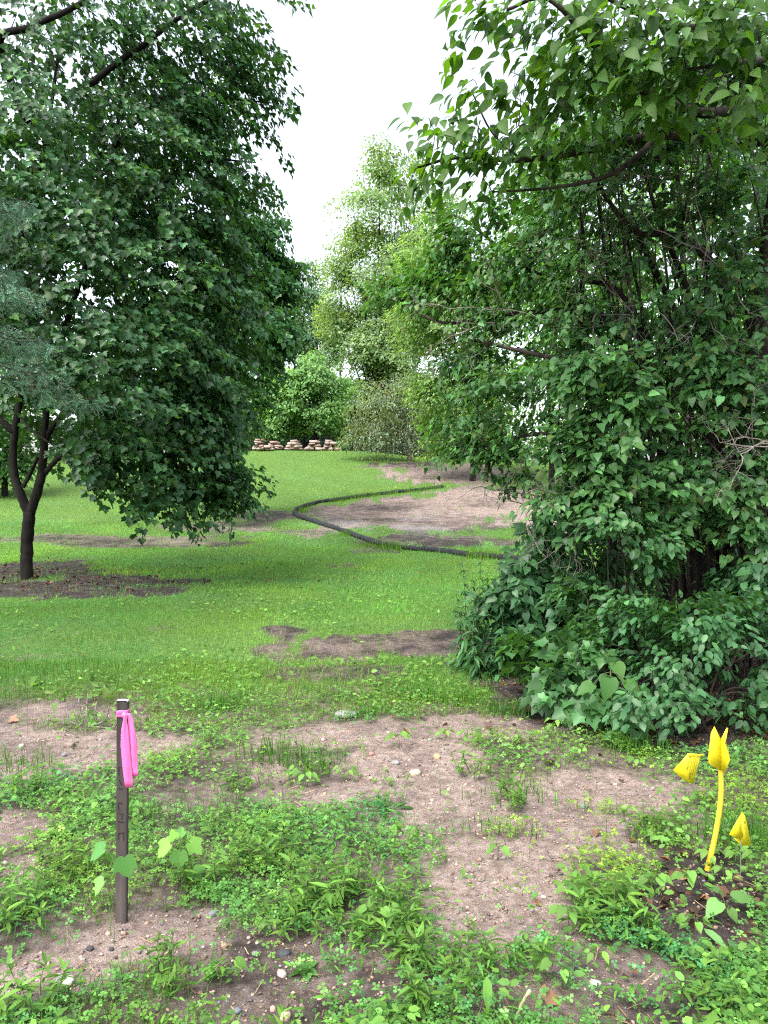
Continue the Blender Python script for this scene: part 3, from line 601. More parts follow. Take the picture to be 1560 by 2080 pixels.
# ------------------------------------------------------------------ right-hand thicket
RL = np.random.default_rng(51)
b = GZ(2.75, 6.75)
A = lambda *q: [P(u, v, Y) for u, v, Y in q]
limbs = [([GZ(2.85, 6.8) - np.array([0, 0, .1])] + A((1440, 1150, 6.8), (1438, 1000, 6.8), (1432, 850, 6.75), (1405, 700, 6.7), (1350, 590, 6.6), (1290, 470, 6.5)), .07, .02),
         ([GZ(2.75, 6.7) - np.array([0, 0, .1])] + A((1420, 1170, 6.7), (1385, 950, 6.6), (1300, 740, 6.5), (1200, 640, 6.5), (1060, 635, 6.7), (900, 655, 7), (800, 600, 7.3)), .055, .010),
         ([GZ(2.7, 6.6) - np.array([0, 0, .1])] + A((1410, 1150, 6.6), (1370, 900, 6.4), (1290, 790, 6.3), (1210, 745, 6.2), (1090, 720, 6.4), (960, 690, 6.8)), .06, .012),
         ([GZ(2.9, 6.9) - np.array([0, 0, .1])] + A((1460, 1100, 6.9), (1465, 850, 6.9), (1440, 650, 6.9), (1430, 420, 6.8), (1460, 200, 6.7)), .05, .015),
         (A((1500, 700, 6.6), (1450, 545, 6.4), (1390, 490, 6.2), (1340, 475, 6.1), (1290, 470, 6), (1230, 400, 5.9), (1190, 330, 5.9)), .05, .012),
         (A((1470, 800, 6.8), (1400, 600, 6.6), (1330, 420, 6.5), (1310, 330, 6.4)), .04, .012),
         (A((1380, 900, 6.6), (1270, 610, 6.8), (1180, 560, 7), (1180, 450, 7.2)), .04, .012), (A((1185, 760, 6.6), (1180, 640, 6.7), (1185, 500, 6.8), (1180, 430, 6.8)), .035, .012),
         (A((1300, 740, 6.5), (1180, 600, 6.8), (1060, 540, 7.2), (940, 445, 7.5), (860, 430, 7.6)), .035, .008),
         (A((1410, 1080, 6.5), (1330, 960, 6.2), (1230, 900, 6), (1120, 880, 6.2), (1000, 900, 6.6), (930, 940, 6.9)), .04, .008),
         (A((1440, 950, 6.7), (1500, 800, 6.4), (1540, 640, 6.2), (1580, 500, 6)), .05, .02)]
rr = np.random.default_rng(52)
for k in range(110):      # suckers
    x0 = rr.uniform(2.0, 4.1); y0 = rr.uniform(5.9, 7.6); s0 = GZ(x0, y0); le = rr.normal(-.4, .75); hh = rr.uniform(1.8, 5.6); le = max(le, -1.2 + .17 * hh)
    limbs.append(([s0 - np.array([0, 0, .05]), s0 + np.array([le * .15 * hh * .3, rr.normal(0, .1), hh * .4]), s0 + np.array([le * .35 * hh * .5, rr.normal(0, .25), hh * .75]), s0 + np.array([le * hh * .35, rr.normal(0, .4), hh])], rr.uniform(.009, .026), .004))
lb = [(830, 590, 7.4, 70, 60, 44), (880, 480, 7.5, 80, 70, 50), (950, 690, 7, 110, 60, 50), (990, 560, 7.2, 110, 90, 54), (1090, 440, 6.8, 120, 80, 54), (1250, 400, 6.5, 140, 90, 56), (1080, 800, 6.4, 150, 90, 90), (960, 870, 6.9, 70, 80, 46),
      (1200, 840, 6.0, 140, 110, 100), (1180, 690, 6.6, 150, 90, 56), (1400, 650, 6.9, 170, 130, 46), (1500, 400, 6.6, 110, 140, 34), (1350, 520, 7, 180, 110, 38), (1150, 960, 6.2, 140, 70, 76), (1020, 960, 6.7, 60, 50, 24),
      (1300, 230, 6.6, 200, 110, 70), (1480, 180, 6.8, 120, 130, 44), (1240, 950, 6.0, 90, 70, 36), (1400, 780, 7.4, 160, 140, 40), (1620, 600, 6.8, 100, 300, 60), (1480, 560, 5.9, 90, 110, 16), (1420, 430, 6.0, 110, 90, 18), (1340, 640, 6.0, 100, 90, 18), (1500, 740, 6.0, 80, 70, 26), (1380, 900, 6.2, 70, 70, 20), (1480, 960, 6.1, 80, 50, 16), (1350, 1010, 6.0, 60, 60, 20), (1440, 320, 6.0, 120, 80, 30), (1470, 680, 6.0, 110, 120, 18), (1400, 800, 6.0, 90, 90, 18), (1530, 860, 5.9, 60, 70, 22), (1300, 330, 5.9, 130, 80, 40), (1530, 480, 5.8, 60, 110, 12), (1180, 300, 6.2, 100, 90, 34), (1330, 130, 6.0, 180, 80, 50), (1500, 120, 6.0, 110, 90, 40), (1180, 120, 6.2, 90, 70, 20), (1120, 560, 6.4, 110, 80, 24), (1240, 580, 6.3, 100, 80, 18), (1040, 470, 6.6, 90, 70, 24), (1300, 470, 6.2, 90, 80, 14), (1530, 1060, 5.9, 60, 60, 22), (1470, 1010, 5.9, 60, 60, 20), (1160, 640, 6.2, 90, 60, 16), (900, 580, 7, 80, 60, 30), (1720, 450, 6.5, 120, 250, 56), (1720, 900, 6.2, 110, 130, 46), (1850, 650, 6.6, 110, 350, 56)]
tree('lilac_shrub', 'huge multi-stemmed shrub with arching dark limbs on the right', 'shrub', b, limbs, lb, HEART, M['lilac'], (.056, .165, .056), M['lilacbark'], RL, nl=22, length=.42, width=.17, size=.07, droop=.15, tilt=.32, jit=.022, indiv=300, r0=.007, r1=.0025, sv=.3, yel=.3, alt=(.085, .12, .03), pa=.06, key='lilac', sag=.05, trunkname='stems', axisxy=(3.2, 7.0), tmpl2=HEART3, sub=5)

RT = np.random.default_rng(58); b = GZ(5.0, 12.5)
tree('broadleaf_tree', 'small-leaved tree filling the space behind the upper thicket', 'tree', b, [([b] + A((1400, 900, 12.5), (1390, 600, 12.5), (1370, 250, 12.5)), .11, .03), (A((1395, 700, 12.5), (1250, 500, 12.5), (1130, 400, 12.6)), .05, .015), (A((1390, 600, 12.5), (1500, 420, 12.5), (1560, 300, 12.5)), .05, .015)],
     [(1120, 330, 12.5, 110, 90, 70), (1250, 250, 12.5, 120, 120, 90), (1400, 200, 12.5, 130, 130, 90), (1530, 300, 12.5, 120, 150, 90), (1200, 480, 12.8, 130, 120, 90), (1370, 480, 12.8, 140, 140, 100), (1520, 600, 12.8, 120, 160, 90), (1300, 700, 13, 160, 130, 90), (1130, 650, 13, 100, 120, 50), (1480, 820, 13, 140, 100, 60), (1640, 500, 12.5, 90, 250, 60)],
     RHOMB, M['lilac'], (.085, .235, .06), M['lilacbark'], RT, nl=22, length=.8, width=.35, size=.13, droop=.3, tilt=.5, jit=.08, r0=.01, r1=.004, sub=4, face=.6, twigs=.5)
# big-leaved tree leaning over from the right
RO = np.random.default_rng(61); b = GZ(3.28, 6.3)
limbs = [([b - np.array([0, 0, .1])] + A((1530, 1150, 6.4), (1522, 950, 6.4), (1540, 720, 6.3), (1560, 500, 6.2), (1590, 250, 6), (1570, 0, 5.8)), .105, .05),
         (A((1585, 280, 6), (1480, 290, 5.7), (1340, 275, 5.5), (1200, 305, 5.3), (1060, 325, 5.3), (930, 320, 5.4), (850, 340, 5.5)), .05, .008),
         (A((1580, 200, 5.9), (1430, 230, 5.5), (1300, 180, 5.2), (1225, 110, 5.0), (1170, 48, 4.9), (1105, -5, 4.9), (1030, 20, 4.9)), .045, .01),
         (A((1570, 60, 5.8), (1450, 60, 5.2), (1330, 40, 4.9), (1200, -20, 4.8)), .04, .01), (A((1570, 120, 5.8), (1480, 130, 5), (1400, 140, 4.6)), .03, .008),
         (A((1060, 325, 5.3), (1000, 270, 5.3), (960, 190, 5.3)), .01, .005), (A((1340, 275, 5.5), (1250, 350, 5.2), (1130, 380, 5.2), (1000, 390, 5.4)), .025, .006)]
ob = [(1010, 30, 4.9, 60, 40, 9), (1080, 60, 4.9, 70, 45, 10), (960, 190, 5.3, 26, 30, 3), (910, 280, 5.4, 70, 40, 11), (860, 350, 5.5, 40, 40, 6), (1000, 325, 5.3, 90, 50, 17), (1120, 290, 5.2, 90, 60, 14), (1100, 180, 5.2, 70, 70, 14),
      (1210, 170, 5.0, 100, 80, 20), (1330, 100, 4.8, 120, 80, 24), (1450, 120, 4.6, 110, 90, 26), (1500, 40, 4.6, 100, 50, 16), (1350, 200, 4.8, 110, 60, 8), (1250, 30, 4.8, 110, 60, 16), (1500, 240, 5.2, 80, 60, 6), (1400, -60, 4.8, 240, 60, 20), (1650, 150, 5, 120, 180, 24)]
tree('overhanging_tree', 'big-leaved tree leaning in from the upper right corner against the sky', 'tree', b, limbs, ob, OVATE, M['broad'], (.056, .150, .032), M['lilacbark'], RO, nl=10, length=.5, width=.2, size=.112, droop=.45, tilt=.5, jit=.05, indiv=300, r0=.006, r1=.0025, sv=.2, yel=.3, key='over', axisxy=(3.6, 6.3))

# undergrowth shrubs along the edge of the thicket
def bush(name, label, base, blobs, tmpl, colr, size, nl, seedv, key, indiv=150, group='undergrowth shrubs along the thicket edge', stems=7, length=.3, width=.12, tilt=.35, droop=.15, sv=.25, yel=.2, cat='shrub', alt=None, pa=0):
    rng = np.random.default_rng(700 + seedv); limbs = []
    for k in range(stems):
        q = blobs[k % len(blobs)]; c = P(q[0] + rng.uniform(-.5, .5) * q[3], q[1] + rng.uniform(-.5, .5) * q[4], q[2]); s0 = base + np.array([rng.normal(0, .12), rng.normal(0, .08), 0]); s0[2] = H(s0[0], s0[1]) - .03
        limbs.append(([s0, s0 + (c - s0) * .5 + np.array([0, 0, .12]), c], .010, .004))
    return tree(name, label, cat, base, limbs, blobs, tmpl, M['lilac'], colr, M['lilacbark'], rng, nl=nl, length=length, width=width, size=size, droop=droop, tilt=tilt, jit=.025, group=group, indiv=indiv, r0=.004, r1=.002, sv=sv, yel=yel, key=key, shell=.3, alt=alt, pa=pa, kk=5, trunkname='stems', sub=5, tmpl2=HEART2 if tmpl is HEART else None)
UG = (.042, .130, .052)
bush('understory_shrub', 'oval-leaved shrub behind the yellow flags at the lower right', W(1400, 1480), [(1330, 1400, 4.75, 90, 60, 30), (1450, 1330, 4.9, 110, 90, 46), (1530, 1260, 5.1, 80, 70, 34), (1300, 1300, 5.2, 90, 80, 36), (1540, 1400, 4.8, 60, 60, 22), (1680, 1280, 5.0, 90, 130, 44), (1850, 1250, 5.2, 90, 150, 40), (1400, 1270, 5.3, 100, 60, 30)], OVAL, (.046, .138, .055), .062, 18, 1, 'oval', 300, stems=14)
bush('understory_shrub', 'shrub with pale oval leaves reaching up in the middle of the thicket', W(1250, 1420), [(1290, 1010, 5.7, 50, 60, 16), (1260, 1110, 5.6, 90, 70, 34), (1230, 1220, 5.6, 110, 80, 40), (1330, 1110, 5.7, 60, 80, 22)], OVAL, (.055, .155, .058), .068, 17, 2, 'oval2', 200, stems=9)
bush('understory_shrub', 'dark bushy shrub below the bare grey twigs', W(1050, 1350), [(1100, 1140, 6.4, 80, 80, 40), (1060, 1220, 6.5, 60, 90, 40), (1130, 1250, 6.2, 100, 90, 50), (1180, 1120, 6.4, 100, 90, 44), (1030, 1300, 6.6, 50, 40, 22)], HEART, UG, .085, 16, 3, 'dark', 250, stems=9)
bush('understory_shrub', 'leafy seedlings with lobed leaves at the foot of the thicket', W(1160, 1440), [(1150, 1390, 5.3, 80, 50, 22), (1190, 1330, 5.4, 90, 60, 26), (1080, 1340, 5.8, 70, 50, 20), (1230, 1440, 5.0, 50, 36, 12)], MAPLE2, (.046, .135, .045), .082, 13, 4, 'lobed', 200, stems=10, tilt=.25)
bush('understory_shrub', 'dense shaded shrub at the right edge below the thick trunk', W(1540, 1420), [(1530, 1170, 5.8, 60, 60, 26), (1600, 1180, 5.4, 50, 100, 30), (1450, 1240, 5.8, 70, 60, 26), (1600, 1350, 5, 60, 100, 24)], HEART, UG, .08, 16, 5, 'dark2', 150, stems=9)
bush('understory_shrub', 'added dark-leaved shrub backing the thicket behind the arching stems', GZ(2.6, 8.3), [(1180, 1100, 8.4, 120, 90, 60), (1080, 1200, 8.2, 70, 60, 30), (1300, 1120, 8.6, 110, 90, 60), (1420, 1100, 8.8, 110, 90, 60), (1250, 990, 9, 130, 60, 40)], HEART3, (.030, .095, .036), .1, 16, 6, 'deep', 0, stems=9)  # added dark backing; the thicket's inner shade put into the leaf colour
bush('understory_shrub', 'added dark-leaved shrub backing the thick trunks at the right edge', GZ(4.2, 8.8), [(1540, 1080, 9, 110, 120, 70), (1480, 960, 9.4, 120, 70, 40), (1600, 900, 9, 90, 120, 40)], HEART3, (.030, .095, .036), .1, 16, 7, 'deep2', 0, stems=9)  # second added backing, leaves coloured dark as shade behind the trunks
# big heart-shaped leaves of one seedling
rng = np.random.default_rng(71); b = W(1235, 1475); root = thing('broadleaf_seedling', 'seedling with a few large bright heart-shaped leaves at the thicket foot', 'plant', b)
tb = Tubes(); tips = A((1240, 1375, 4.85), (1270, 1385, 4.8), (1205, 1390, 4.8), (1250, 1345, 4.95), (1300, 1400, 4.8)); top = P(1240, 1365, 4.9)
tb.add(curve([b - np.array([0, 0, .03]), .5 * (b + top) + np.array([.02, 0, 0]), top], 8), .006, 5)
for t in tips: tb.add(curve([top, .5 * (top + t) + np.array([0, 0, .02]), t], 5), .003, 4)
tb.build('stem', M['stem'], root, b)
leaf_objects('bigheart', HEART, M['broad'], (.075, .20, .05), np.array(tips), frames(np.array([(-.3, -.4, -.8), (.7, -.4, -.6), (-.9, -.3, -.3), (.1, -.7, -.5), (.9, -.1, -.4)]), np.array([(0, -.8, .5), (.1, -.6, .8), (-.1, -.5, .9), (0, -.6, .8), (0, -.5, .9)])), [.16, .15, .13, .14, .12], root, rng, b)

# tall weeds at the left end of the thicket
rng = np.random.default_rng(81)
spots = [(945, 1362, 1130), (962, 1366, 1165), (978, 1370, 1125), (996, 1372, 1150), (934, 1350, 1200), (1012, 1376, 1140), (968, 1380, 1220)]
wl = ['leftmost tall weed with a bare flowering tip', 'second tall weed from the left by the thicket', 'tallest upright weed at the thicket end', 'upright weed touching the dark shrub', 'short narrow-leaved weed nearest the lawn', 'upright weed half inside the shrub leaves', 'short weed in front of the tall weed cluster']
for (u, v0, v1), lb_ in zip(spots, wl):
    b = W(u, v0); root = thing('tall_weed', lb_, 'weed', b, 'tall weeds at the left end of the thicket'); top = P(u + rng.uniform(-16, 6), v1, b[1])
    st = curve([b - np.array([0, 0, .03]), .5 * (b + top) + rng.normal(0, .02, 3), top], 16); tb = Tubes(); tb.add(st, np.linspace(.006, .002, len(st)), 5); tb.build('stem', M['stem'], root, b)
    n = 110; t = rng.random(n) ** .8 * .97; q = st[(t * (len(st) - 1)).astype(int)]; az = rng.random(n) * 6.28
    tip = np.stack([np.cos(az), np.sin(az), rng.normal(-.25, .3, n)], -1); scatter('leaves', LANCE, q, frames(tip, np.tile([0, 0, 1.0], (n, 1)) + rng.normal(0, .25, (n, 3))), (.17 - .12 * t) * rng.uniform(.7, 1.2, n), tints(n, (.045, .135, .05), rng), M['lilac'], root, b)

# bare dead twigs
def dead_twigs(label, base, origin, fans, seedv, group='bare grey branches in the thicket'):
    rng = np.random.default_rng(800 + seedv); root = thing('dead_branch', label, 'branch', base, group); tb = Tubes()
    def grow(p, d, L, r, lev):
        pts = [p]; 
        for k in range(5):
            d = nrm(d + rng.normal(0, .22, 3)); pts.append(pts[-1] + d * L / 5)
        pts = np.array(pts); tb.add(pts, np.linspace(r, r * .45, 6), 4, False)
        if lev < 3:
            for j in range(2, 6):
                if rng.random() < .8: grow(pts[j], nrm(d + rng.normal(0, .65, 3)), L * rng.uniform(.35, .65), r * .5, lev + 1)
    for (tgt, L, r) in fans: grow(np.asarray(origin, float), nrm(np.asarray(tgt) - np.asarray(origin)), L, r, 0)
    tb.build('twigs', M['twig'], root, base)
    return root
o = P(1110, 1010, 6.5)
dead_twigs('fan of bare grey twigs hanging over the dirt by the thicket', GZ(2.2, 6.8), o, [(P(980, 960, 6.5), .55, .007), (P(960, 1040, 6.4), .6, .008), (P(1000, 1100, 6.3), .5, .006), (P(1050, 950, 6.3), .45, .006), (P(950, 1000, 6.6), .65, .007)], 1)
o = P(1600, 900, 5.4)
dead_twigs('pale crooked bare branch in front of the thick trunk at right', GZ(3.2, 5.9), o, [(P(1450, 920, 5.4), .55, .008), (P(1480, 870, 5.3), .5, .007), (P(1500, 960, 5.4), .45, .006)], 2)
o = P(1240, 1050, 5.9)
dead_twigs('grey bare twigs crossing the middle of the thicket', GZ(2.4, 6.2), o, [(P(1120, 980, 5.9), .6, .007), (P(1180, 1100, 5.9), .45, .006), (P(1130, 1060, 5.9), .5, .006)], 3)
o = P(1420, 330, 5.6)
dead_twigs('tangle of fine bare twigs under the large bright leaves', GZ(3.1, 6.2), o, [(P(1250, 250, 5.6), .6, .007), (P(1280, 330, 5.6), .65, .007), (P(1300, 420, 5.6), .6, .006), (P(1380, 480, 5.6), .55, .006), (P(1400, 240, 5.5), .5, .006)], 4)
o = P(1060, 660, 6.7)
dead_twigs('spreading leafless twigs at the left tip of the arching limb', GZ(2.5, 6.9), o, [(P(860, 610, 6.7), .8, .008), (P(880, 700, 6.7), .8, .008), (P(900, 640, 6.6), .7, .007), (P(950, 560, 6.7), .6, .006)], 5)

o = P(1290, 640, 6.3)
dead_twigs('dense dark-grey twigs in the heart of the thicket', GZ(2.7, 6.6), o, [(P(1100, 560, 6.3), .8, .007), (P(1150, 640, 6.2), .8, .007), (P(1180, 500, 6.3), .7, .006), (P(1250, 480, 6.2), .7, .006), (P(1130, 700, 6.2), .7, .006)], 6)
o = P(1500, 560, 5.9)
dead_twigs('pale crossing twigs below the upper right leaves', GZ(3.2, 6.3), o, [(P(1330, 520, 5.8), .8, .007), (P(1350, 600, 5.8), .8, .007), (P(1400, 420, 5.8), .7, .006), (P(1450, 700, 5.8), .7, .006), (P(1540, 420, 5.8), .6, .006)], 7)
# ------------------------------------------------------------------ filter sock
path = [(900, 988), (860, 993), (800, 999), (745, 1005), (690, 1013), (645, 1019), (622, 1026), (604, 1033), (598, 1040), (608, 1049), (640, 1059), (680, 1072), (700, 1079), (725, 1089), (745, 1096), (765, 1104), (790, 1108), (820, 1113), (850, 1116), (880, 1118), (920, 1123), (955, 1129), (990, 1131), (1040, 1136), (1100, 1140)]
q = np.array([W(u, v + 3) for u, v in path]); rng = np.random.default_rng(91); SOCKQ = q
root = thing('filter_sock', 'long black filter sock snaking across the lawn edge', 'filter sock', q[0])
for a, e in [(0, 6), (5, 9), (8, 13), (12, 16), (15, 20), (19, 25)]:
    c = curve(q[a:e], 10 * (e - a)); c[:, 2] = H(c[:, 0], c[:, 1]) + .045; m = len(c); s_ = np.linspace(0, 1, m)
    r = .074 * (1 + .35 * (vn(s_ * 9, s_ * 0, a + 1) - .5) + .06 * rng.normal(size=m)) * (1 + .22 * np.exp(-(s_ / .05) ** 2)); r[-1] *= .6; r[0] *= .7
    c = c + rng.normal(0, .006, c.shape); tb = Tubes(); tb.add(c, r, 10); tb.build('sock_section', M['sock'], root, q[0])

# ------------------------------------------------------------------ stone piles and fence
rng = np.random.default_rng(95)
def slab_mesh(k):
    v = np.array([(x, y, z) for z in (-.5, .5) for (x, y) in ((-.5, -.35), (-.38, -.5), (.4, -.5), (.5, -.3), (.5, .36), (.36, .5), (-.4, .5), (-.5, .3))]); v = v * (1 + rng.normal(0, .09, v.shape))
    f = [np.array([[7, 6, 5, 4, 3, 2, 1, 0], [8, 9, 10, 11, 12, 13, 14, 15]]), np.array([[i, (i + 1) % 8, 8 + (i + 1) % 8, 8 + i] for i in range(8)])]
    c = np.tile(np.array([(.40, .28, .235), (.47, .36, .31), (.33, .23, .20), (.52, .43, .38), (.37, .29, .26)][k % 5]), (16, 1))
    o = build('stone_slab', v, f, M['stone'], None, c); me = o.data; bpy.data.objects.remove(o); return me
SL = [slab_mesh(k) for k in range(10)]
def pile(label, u0, u1, vb, vt, seedv, Y=44.3):
    r = np.random.default_rng(900 + seedv); x0, x1 = P(u0 + 2, vb, Y)[0], P(u1 - 2, vb, Y)[0]; b = GZ(.5 * (x0 + x1), Y); h = (vb - vt) / F * Y
    root = thing('stone_pile', label, 'stone pile', b, 'piles of wall stone in front of the fence'); z = 0; wd = x1 - x0
    while z < h:
        t = r.uniform(.09, .16); x = -wd / 2 * r.uniform(.75, 1) * (1 - .8 * z / h)
        while x < wd / 2 * (1 - .8 * z / h) - .1:
            L = r.uniform(.22, .48)
            for yy in (-.22, .22):
                o = bpy.data.objects.new('stone_slab', SL[r.integers(10)]); COL.objects.link(o); o.parent = root
                o.location = (x + L / 2 + r.normal(0, .03), yy + r.normal(0, .05), z + t / 2 + .02); o.scale = (L, r.uniform(.36, .46), t); o.rotation_euler = (r.normal(0, .08), r.normal(0, .12), r.normal(0, .35))
            x += L + .01
        z += t
pile('leftmost pale stone pile, half hidden by maple leaves', 512, 534, 912, 892, 1)
pile('low spread of flat stones in front of the arched pile', 522, 553, 917, 909, 2, 43.4)
pile('rounded stone pile, second tall one from the left', 542, 568, 913, 898, 3)
pile('wide stone pile with a slanting top, middle of the row', 577, 616, 912, 894, 4)
pile('broad stone pile, second from the right', 618, 650, 912, 897, 5)
pile('rightmost stone pile with a flat slab on top', 650, 686, 912, 896, 6)
Yf = 48.0; z0 = float(H(0, Yf)); xa, xb = (455 - CU) / F * Yf, (1010 - CU) / F * Yf
root = thing('chain_link_fence', 'low chain-link fence running behind the stone piles', 'fence', (xa, Yf, z0)); FH = 1.12
us = np.array([505, 555, 602, 650, 700, 750, 800, 850, 900, 950, 1000])
for u in us:
    x = (u - CU) / F * Yf; tb = Tubes(); tb.add([(x, Yf, z0 - .3), (x, Yf, z0 + FH + .04)], .032, 8); tb.build('post', M['steel'], root, (xa, Yf, z0))
tb = Tubes(); tb.add([(xa, Yf, z0 + FH), (xb, Yf, z0 + FH)], .022, 6); tb.build('top_rail', M['steel'], root, (xa, Yf, z0))
tb = Tubes(); s_ = .12
for k in range(int((xb - xa + FH) / s_)):
    for sg in (0, 1):
        p0, p1 = xa + k * s_, xa + k * s_ - FH
        a0 = max(0, (p0 - xb) / FH) if p0 > xb else 0; e0 = min(1, (p0 - xa) / FH)
        if e0 <= a0: continue
        A0 = (p0 - FH * a0, FH * a0); E0 = (p0 - FH * e0, FH * e0)
        zz = (lambda q: z0 + q) if sg == 0 else (lambda q: z0 + FH - q)
        tb.add([(A0[0], Yf - .01 * sg, zz(A0[1])), (E0[0], Yf - .01 * sg, zz(E0[1]))], .0035, 3, False)
tag(tb.build('wire_mesh', M['steel'], root, (xa, Yf, z0)), kind='stuff')

# ------------------------------------------------------------------ survey stake and ribbon
def box(V0, V1=None):
    return None
b = W(246, 1872); Ys = b[1]; root = thing('survey_stake', 'weathered grey-brown wooden survey stake driven into the soil', 'stake', b)
px = Ys / F; top = P(250, 1422, Ys); hw, hd = 11.2 * px, .011
n = 13; V = []; rng = np.random.default_rng(96)
for k in range(n):
    t = k / (n - 1); c = b + np.array([0, 0, -.12]) + (top - b + np.array([0, 0, .12])) * t; wv = hw * (1 + rng.normal(0, .012))
    for x, y in ((-.86, -1), (.86, -1), (1, -.8), (1, .8), (.86, 1), (-.86, 1), (-1, .8), (-1, -.8)): V.append(c + np.array([x * wv, y * hd, 0]))
Fq = [[k * 8 + j, k * 8 + (j + 1) % 8, (k + 1) * 8 + (j + 1) % 8, (k + 1) * 8 + j] for k in range(n - 1) for j in range(8)]
build('post', V, [np.array(Fq)], M['stake'], root, None, False, b)
tv = np.array(V[-8:]); 
build('cut_end', np.concatenate([tv - [0, 0, .004], tv + [0, 0, .0015]]), [np.array([[8, 9, 10, 11, 12, 13, 14, 15]]), np.array([[j, (j + 1) % 8, 8 + (j + 1) % 8, 8 + j] for j in range(8)])], M['cutend'], root, None, False, b)
strokes = [(-.5, 1556, .5, 1556), (.5, 1556, .5, 1570), (-.5, 1556, -.5, 1572), (-.4, 1580, .1, 1592), (-.6, 1598, .3, 1600), (-.6, 1627, .3, 1629), (-.5, 1629, -.4, 1642), (-.4, 1649, .4, 1650), (.4, 1650, .1, 1662), (-.6, 1665, .6, 1667),
           (-.4, 1689, .55, 1688), (-.4, 1689, -.45, 1702), (.55, 1688, .5, 1704), (-.2, 1735, .1, 1735), (-.2, 1740, .1, 1740)]
VV, QQ = [], []
for x0, v0, x1, v1 in strokes:
    def sp_(xr, v):
        t = (1872 - v) / (1872 - 1422); c = b + (top - b) * t; return c + np.array([xr * hw, -hd - .0012, 0])
    p0, p1 = sp_(x0, v0), sp_(x1, v1); d = nrm(p1 - p0); s_ = np.array([-d[2], 0, d[0]]) * .0013; q = len(VV); VV += [p0 - s_, p1 - s_, p1 + s_, p0 + s_]; QQ.append((q, q + 1, q + 2, q + 3))
build('lettering', VV, [np.array(QQ)], M['ink'], root, None, False, b)

kn = P(256, 1450, Ys); rb = thing('flagging_ribbon', 'bright pink plastic ribbon knotted round the top of the wooden stake', 'ribbon', kn)
def sheet(name, rows, mat, parent, origin, th=.0008):
    """rows: list of lists of 3D points (grid) -> thin solid"""
    G = np.array(rows, float); a, c = G.shape[:2]; du = np.gradient(G, axis=0); dv = np.gradient(G, axis=1); nr = nrm(np.cross(du, dv)); 
    V = np.concatenate([(G + nr * th / 2).reshape(-1, 3), (G - nr * th / 2).reshape(-1, 3)]); i = (np.arange(a - 1)[:, None] * c + np.arange(c - 1)[None]).ravel(); f = np.stack([i, i + 1, i + c + 1, i + c], -1); N = a * c
    ring = list(range(c)) + [k * c + c - 1 for k in range(1, a)] + [(a - 1) * c + k for k in range(c - 2, -1, -1)] + [k * c for k in range(a - 2, 0, -1)]
    e = np.array([[ring[k], ring[(k + 1) % len(ring)], N + ring[(k + 1) % len(ring)], N + ring[k]] for k in range(len(ring))])
    return build(name, V, [f, f[:, ::-1] + N, e[:, ::-1]], mat, parent, None, True, origin)
for kk_, (va, vb_) in enumerate([(1446, 1456), (1441, 1449)]):
    rows = []
    for zz in range(4):
        row = []
        for j in range(17):
            an = j / 16 * 2 * math.pi; ex = 1.1 + .03 * kk_; cx = (b + (top - b) * ((1872 - (va + (vb_ - va) * zz / 3)) / 450))
            sx, sy = math.cos(an), math.sin(an); s4 = (abs(sx) ** 6 + abs(sy) ** 6) ** (-1 / 6)
            row.append(cx + np.array([sx * s4 * hw * ex, sy * s4 * (hd + .0025), .002 * math.sin(an * 3 + kk_) + .004 * sx * (1 if kk_ else -1)]))
        rows.append(row)
    sheet('band', rows, M['pink'], rb, kn)
kb = []
for i in range(7):
    for j in range(10):
        th, ph = math.pi * i / 6, 2 * math.pi * j / 10; kb.append(kn + np.array([.011 * math.sin(th) * math.cos(ph) * (1 + .2 * math.sin(3 * ph)), -.018 + .008 * math.sin(th) * math.sin(ph), .011 * math.cos(th)]))
build('knot', kb, [np.array([[i * 10 + j, i * 10 + (j + 1) % 10, (i + 1) * 10 + (j + 1) % 10, (i + 1) * 10 + j] for i in range(6) for j in range(10)])], M['pink'], rb, None, True, kn)
def tail(prof, yo, seed):
    rows = []
    for k, (v, ul, ur, dep) in enumerate(prof):
        row = []
        for j in range(9):
            s_ = j / 8; p = P(ul + (ur - ul) * s_, v, Ys - hd - yo - .45 * dep * (1 - abs(2 * s_ - .9 - .2 * math.sin(v * .02 + seed))) + .0012 * math.sin(s_ * 5 + v * .05 + seed)); row.append(p)
        rows.append(row)
    return sheet('tail', rows, M['pink'], rb, kn)
def dens(pr, n=16):
    p = np.array(pr, float); t = np.linspace(0, len(p) - 1, n); return np.stack([np.interp(t, np.arange(len(p)), p[:, k]) for k in range(4)], -1)
tail(dens([(1450, 252, 258, .004), (1465, 250, 258, .006), (1485, 246, 261, .012), (1515, 245, 264, .014), (1560, 249, 268, .010), (1600, 254, 271, .006)]), .014, 0)
tail(dens([(1449, 256, 264, .004), (1460, 260, 270, .005), (1480, 261, 274, .008), (1515, 262, 279, .010), (1550, 264, 280, .008), (1577, 266, 281, .005)]), .008, 2)

